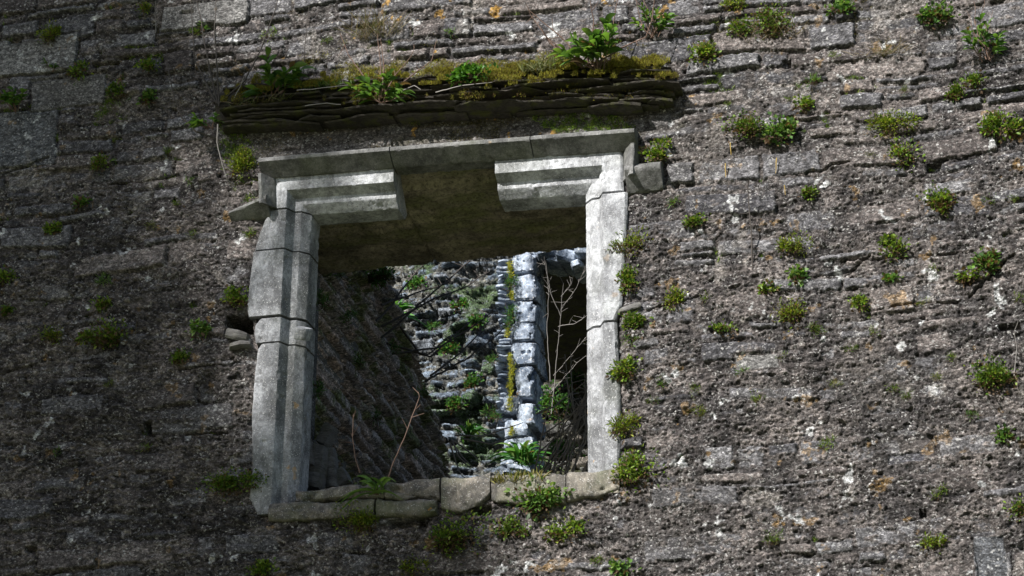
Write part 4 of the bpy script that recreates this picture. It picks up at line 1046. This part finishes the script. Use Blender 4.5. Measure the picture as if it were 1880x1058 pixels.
for k, (pts, lab) in enumerate([([(1341, 262), (1342, 285)], 'yellow dry catkin strand hanging from the left half of the creeping mat'), ([(1332, 300), (1332, 325)], 'yellow dry catkin strand on bare render below the hanging one'), ([(1426, 290), (1425, 318)], 'yellow dry catkin strand below the right half of the creeping mat'), ([(1440, 340), (1441, 358)], 'short yellow catkin strand, lowest below the creeping mat')]):
    stalks('catkin_strand', lab, [pts], (-.03, -.02), MAT_STRAW, .0032, 90+k, 'catkin', group='dry catkin strands on the right wall')
stalks('dead_twig', 'short thin twig on the upper left wall', [[(286, 60), (284, 20), (285, 0)]], (-.01, -.05), MAT_TWIG, .002, 10)
stalks('dead_twig', 'thin pale twig near the right edge above the bright weed', [[(1862, 690), (1868, 640), (1863, 610), (1870, 590)]], (-.02, -.07), MAT_TWIG, .002, 11)
cushion(998, 650, 64, 3900, 'sunlit yellow green bush showing through the slit beyond the doorway', 1.2, y=9.2, leaf=.10, cat='bush', group=None, name='sunlit_bush', pal=np.array([(.3, .3, .04), (.35, .33, .1), (.22, .25, .04)]), scale=215)
# bare shrubs inside
stalks('bare_shrub', 'dark bare shrub branches crossing in front of the inner rubble wall', [[(700, 620), (760, 570), (820, 520), (862, 480), (890, 440)], [(700, 600), (780, 560), (850, 530), (900, 500)], [(720, 650), (800, 640), (850, 610), (905, 570)], [(690, 590), (720, 560), (760, 500), (790, 470)], [(710, 630), (790, 655), (830, 620), (870, 585)], [(735, 600), (770, 650), (785, 652), (830, 615)], [(790, 690), (850, 650), (900, 590)], [(780, 700), (860, 660), (930, 600)], [(700, 560), (750, 545), (830, 520)]], (2.2, 2.6), MAT_DARKTWIG, .0075, 12, 'bare shrub', .02, side=8)
stalks('bare_shrub', 'pale bare sapling with budded twigs in front of the dark doorway', [[(1012, 760), (1022, 640), (1030, 560), (1035, 520), (1028, 505)], [(1030, 570), (1060, 530), (1080, 490)], [(1029, 580), (1012, 540), (1005, 500), (1000, 470)], [(1010, 700), (1006, 600), (1008, 540), (1002, 480)], [(1025, 600), (1055, 595), (1090, 570)], [(1030, 545), (1050, 520), (1052, 508)], [(1016, 690), (1050, 650), (1090, 600)], [(1012, 720), (1060, 665), (1095, 640)]], (3.3, 3.1), MAT_TWIG, .0027, 13, 'bare shrub', .015, side=7)
stalks('bare_shrub', 'tangle of pale bare twigs at the lower right inside the window', [[(990, 870), (1020, 830), (1060, 770), (1095, 700)], [(1000, 870), (1040, 800), (1070, 740), (1085, 690)], [(985, 868), (1010, 815), (1030, 790), (1075, 765)], [(1000, 872), (1040, 850), (1062, 825), (1060, 800)], [(1015, 870), (1025, 820), (1030, 780), (1028, 750)], [(995, 800), (1040, 770), (1085, 740)], [(990, 830), (1030, 800), (1075, 745)], [(1005, 868), (1050, 845), (1075, 815)], [(985, 760), (1020, 745), (1080, 700)]] + [[(985+7*k+random.uniform(-8, 8), 872), (1005+7*k+random.uniform(-15, 15), 815+random.uniform(-20, 15)), (1030+6*k+random.uniform(-25, 25), 765+random.uniform(-40, 20)), (1050+6*k+random.uniform(-40, 30), 700+random.uniform(-60, 60))] for k in range(14)], (2.2, 2.0), MAT_TWIG, .0055, 14, 'bare shrub', .02, side=6)
stalks('bare_shrub', 'drooping pale roots inside below the leafy plant', [[(826, 812), (838, 850), (848, 872), (858, 880)], [(830, 812), (850, 840), (870, 860)], [(832, 810), (860, 830), (895, 858)], [(835, 800), (890, 800), (930, 785), (960, 775)], [(830, 808), (842, 838), (865, 862)], [(850, 806), (900, 815), (950, 800)]], (2.4, 2.3), MAT_TWIG, .006, 15, 'bare roots', .01)

# ================================================================== GROUND AND THE TREES THAT SHADE THE WALL
def ground_mat():
    m = bpy.data.materials.new('grass_ground'); nt, N, L, b = nodes_of(m); v = coords(nt)
    c = mix(nt, nz(nt, 2, 6, .7, v), (.08, .11, .035), (.15, .15, .08)); L.new(c, b.inputs['Base Color']); b.inputs['Roughness'].default_value = .95
    bump(nt, b, nz(nt, 30, 4, .7, v), .05); return m
MAT_GROUND = ground_mat()
g = np.concatenate([-np.geomspace(3, 600, 40)[::-1], np.arange(-2.8, 3, .4), np.geomspace(3, 600, 40)])
GX, GY = np.meshgrid(g, g); ga = GX.ravel(); gb = GY.ravel()
gz = .12*fbm(ga*.15, gb*.15, 3, 700)*np.clip(np.hypot(ga-CAM[0], gb-CAM[1])/4, 0, 1)-.05
tag(mesh_np('ground', np.stack([ga, gb, gz], -1), [(4, grid_faces(len(g), len(g)))], MAT_GROUND), kind='structure')
# rubble bank inside
us = np.arange(XW-.1, 5.5, .04); vs = np.arange(1.05, 6.6, .04)
A, B = np.meshgrid(us, vs); a = A.ravel(); b = B.ravel()
bz = W(900, 905, 1.2)[2]-.35 + .42*np.clip(b-1.2, 0, 9)*.95 + .10*fbm(a*1.5, b*1.5, 4, 710)+.03*fbm(a*8, b*8, 3, 711)
bz = np.minimum(bz, W(900, 872, 3.4)[2] + .06*fbm(a*4, b*4, 3, 712))
def bank_mat():
    m = bpy.data.materials.new('leaf_litter'); nt, N, L, b = nodes_of(m); v = coords(nt)
    c = mix(nt, nz(nt, 12, 6, .7, v), (.03, .026, .018), (.085, .075, .045)); L.new(c, b.inputs['Base Color']); b.inputs['Roughness'].default_value = .95
    bump(nt, b, nz(nt, 30, 4, .7, v), .03); return m
MAT_BANK = bank_mat()
tag(mesh_np('earth_bank', np.stack([a, b, bz], -1), [(4, grid_faces(len(us), len(vs)))], MAT_BANK), kind='structure')

def tree(base, height, crown, label, seed, nleaf=34000, leaf=.11, name='broadleaf_tree', pal=GREENS, sig=.33):
    """crown: list of (centre, radius, share)"""
    rs = np.random.RandomState(seed); base = np.array(base, float); root = empty(name, base, label, 'tree')
    paths, rad, P = [], [], []
    fork = base+np.array([.2, .1, height*.45])
    paths.append(curve(base-np.array([0, 0, .2]), fork, 9, 0, .25, rs)); rad.append(np.linspace(.42, .26, 9))
    f0 = paths[0][-1]; tot = sum(c[2] for c in crown)
    for cc, r, share in crown:
        cc = np.array(cc, float); limb = curve(f0, cc, 9, 0, .35, rs); paths.append(limb); rad.append(np.linspace(.16, .05, 9))
        nb = max(8, int(60*share/tot)); per = int(nleaf*share/tot/nb)
        for k in range(nb):
            d = unit(rs.normal(size=3)); tip = cc+d*r*rs.rand()**.4
            s = limb[rs.randint(4, 9)]; paths.append(curve(s, tip, 6, 0, .2, rs)); rad.append(np.linspace(.03, .008, 6))
            P.append(tip+rs.normal(size=(per, 3))*r*sig*rs.uniform(.35, 1.0)*np.array([1, 1, .75]))
    P = np.concatenate(P); n = len(P); D = unit(rs.normal(size=(n, 3))+np.array([0, 0, -.3])); L = leaf*rs.uniform(.6, 1.3, n)
    V, Q, T = leaf_fan(P, D, L, L*.6, leafcol(n, rs, pal), rs, 1, .2)
    mesh_np('crown', V, [(4, Q)], MAT_LEAF, root, True, None, {'tint': T})
    Vt, Qt = tubes(paths, rad, 7); mesh_np('trunk', Vt, [(4, Qt)], MAT_BARK, root)
    return root
def shade(px, py, t):                    # a point on the sun's ray to the wall point seen at (px,py), t metres out
    return W(px, py) + SUN/abs(SUN[1])*t
CR = [(shade(-250, 480, 15), 1.7, 1.2), (shade(20, 120, 15), .7, .45), (shade(20, 800, 15.5), .85, .8), (shade(90, 330, 14.5), .5, .36), (shade(130, 970, 15), .7, .6),
      (shade(420, 1010, 14), .45, .26), (shade(150, 540, 15), .4, .2), (shade(120, 640, 15), .5, .26), (shade(470, 190, 14.5), .18, .10), (shade(700, 1090, 14.5), .5, .2), (shade(270, 850, 14.5), .28, .16),
      (shade(470, 930, 14.5), .25, .12), (shade(120, 20, 15), .6, .4), (shade(280, 110, 15), .28, .16), (shade(110, 180, 15), .5, .36), (shade(80, 480, 15), .6, .36), (shade(150, 740, 15), .4, .24), (shade(270, 950, 15), .42, .32), (shade(560, 215, 14.5), .2, .1), (shade(700, 1030, 14.5), .45, .2), (shade(-1000, 700, 15), 2.2, .8), (shade(-500, 0, 15), 1.1, .5)]
tree((shade(-800, 500, 15)[0], -15, 0), 17, CR, 'tall leafy tree standing outside the wall whose crown shades its left side', 3, 100000, .15)
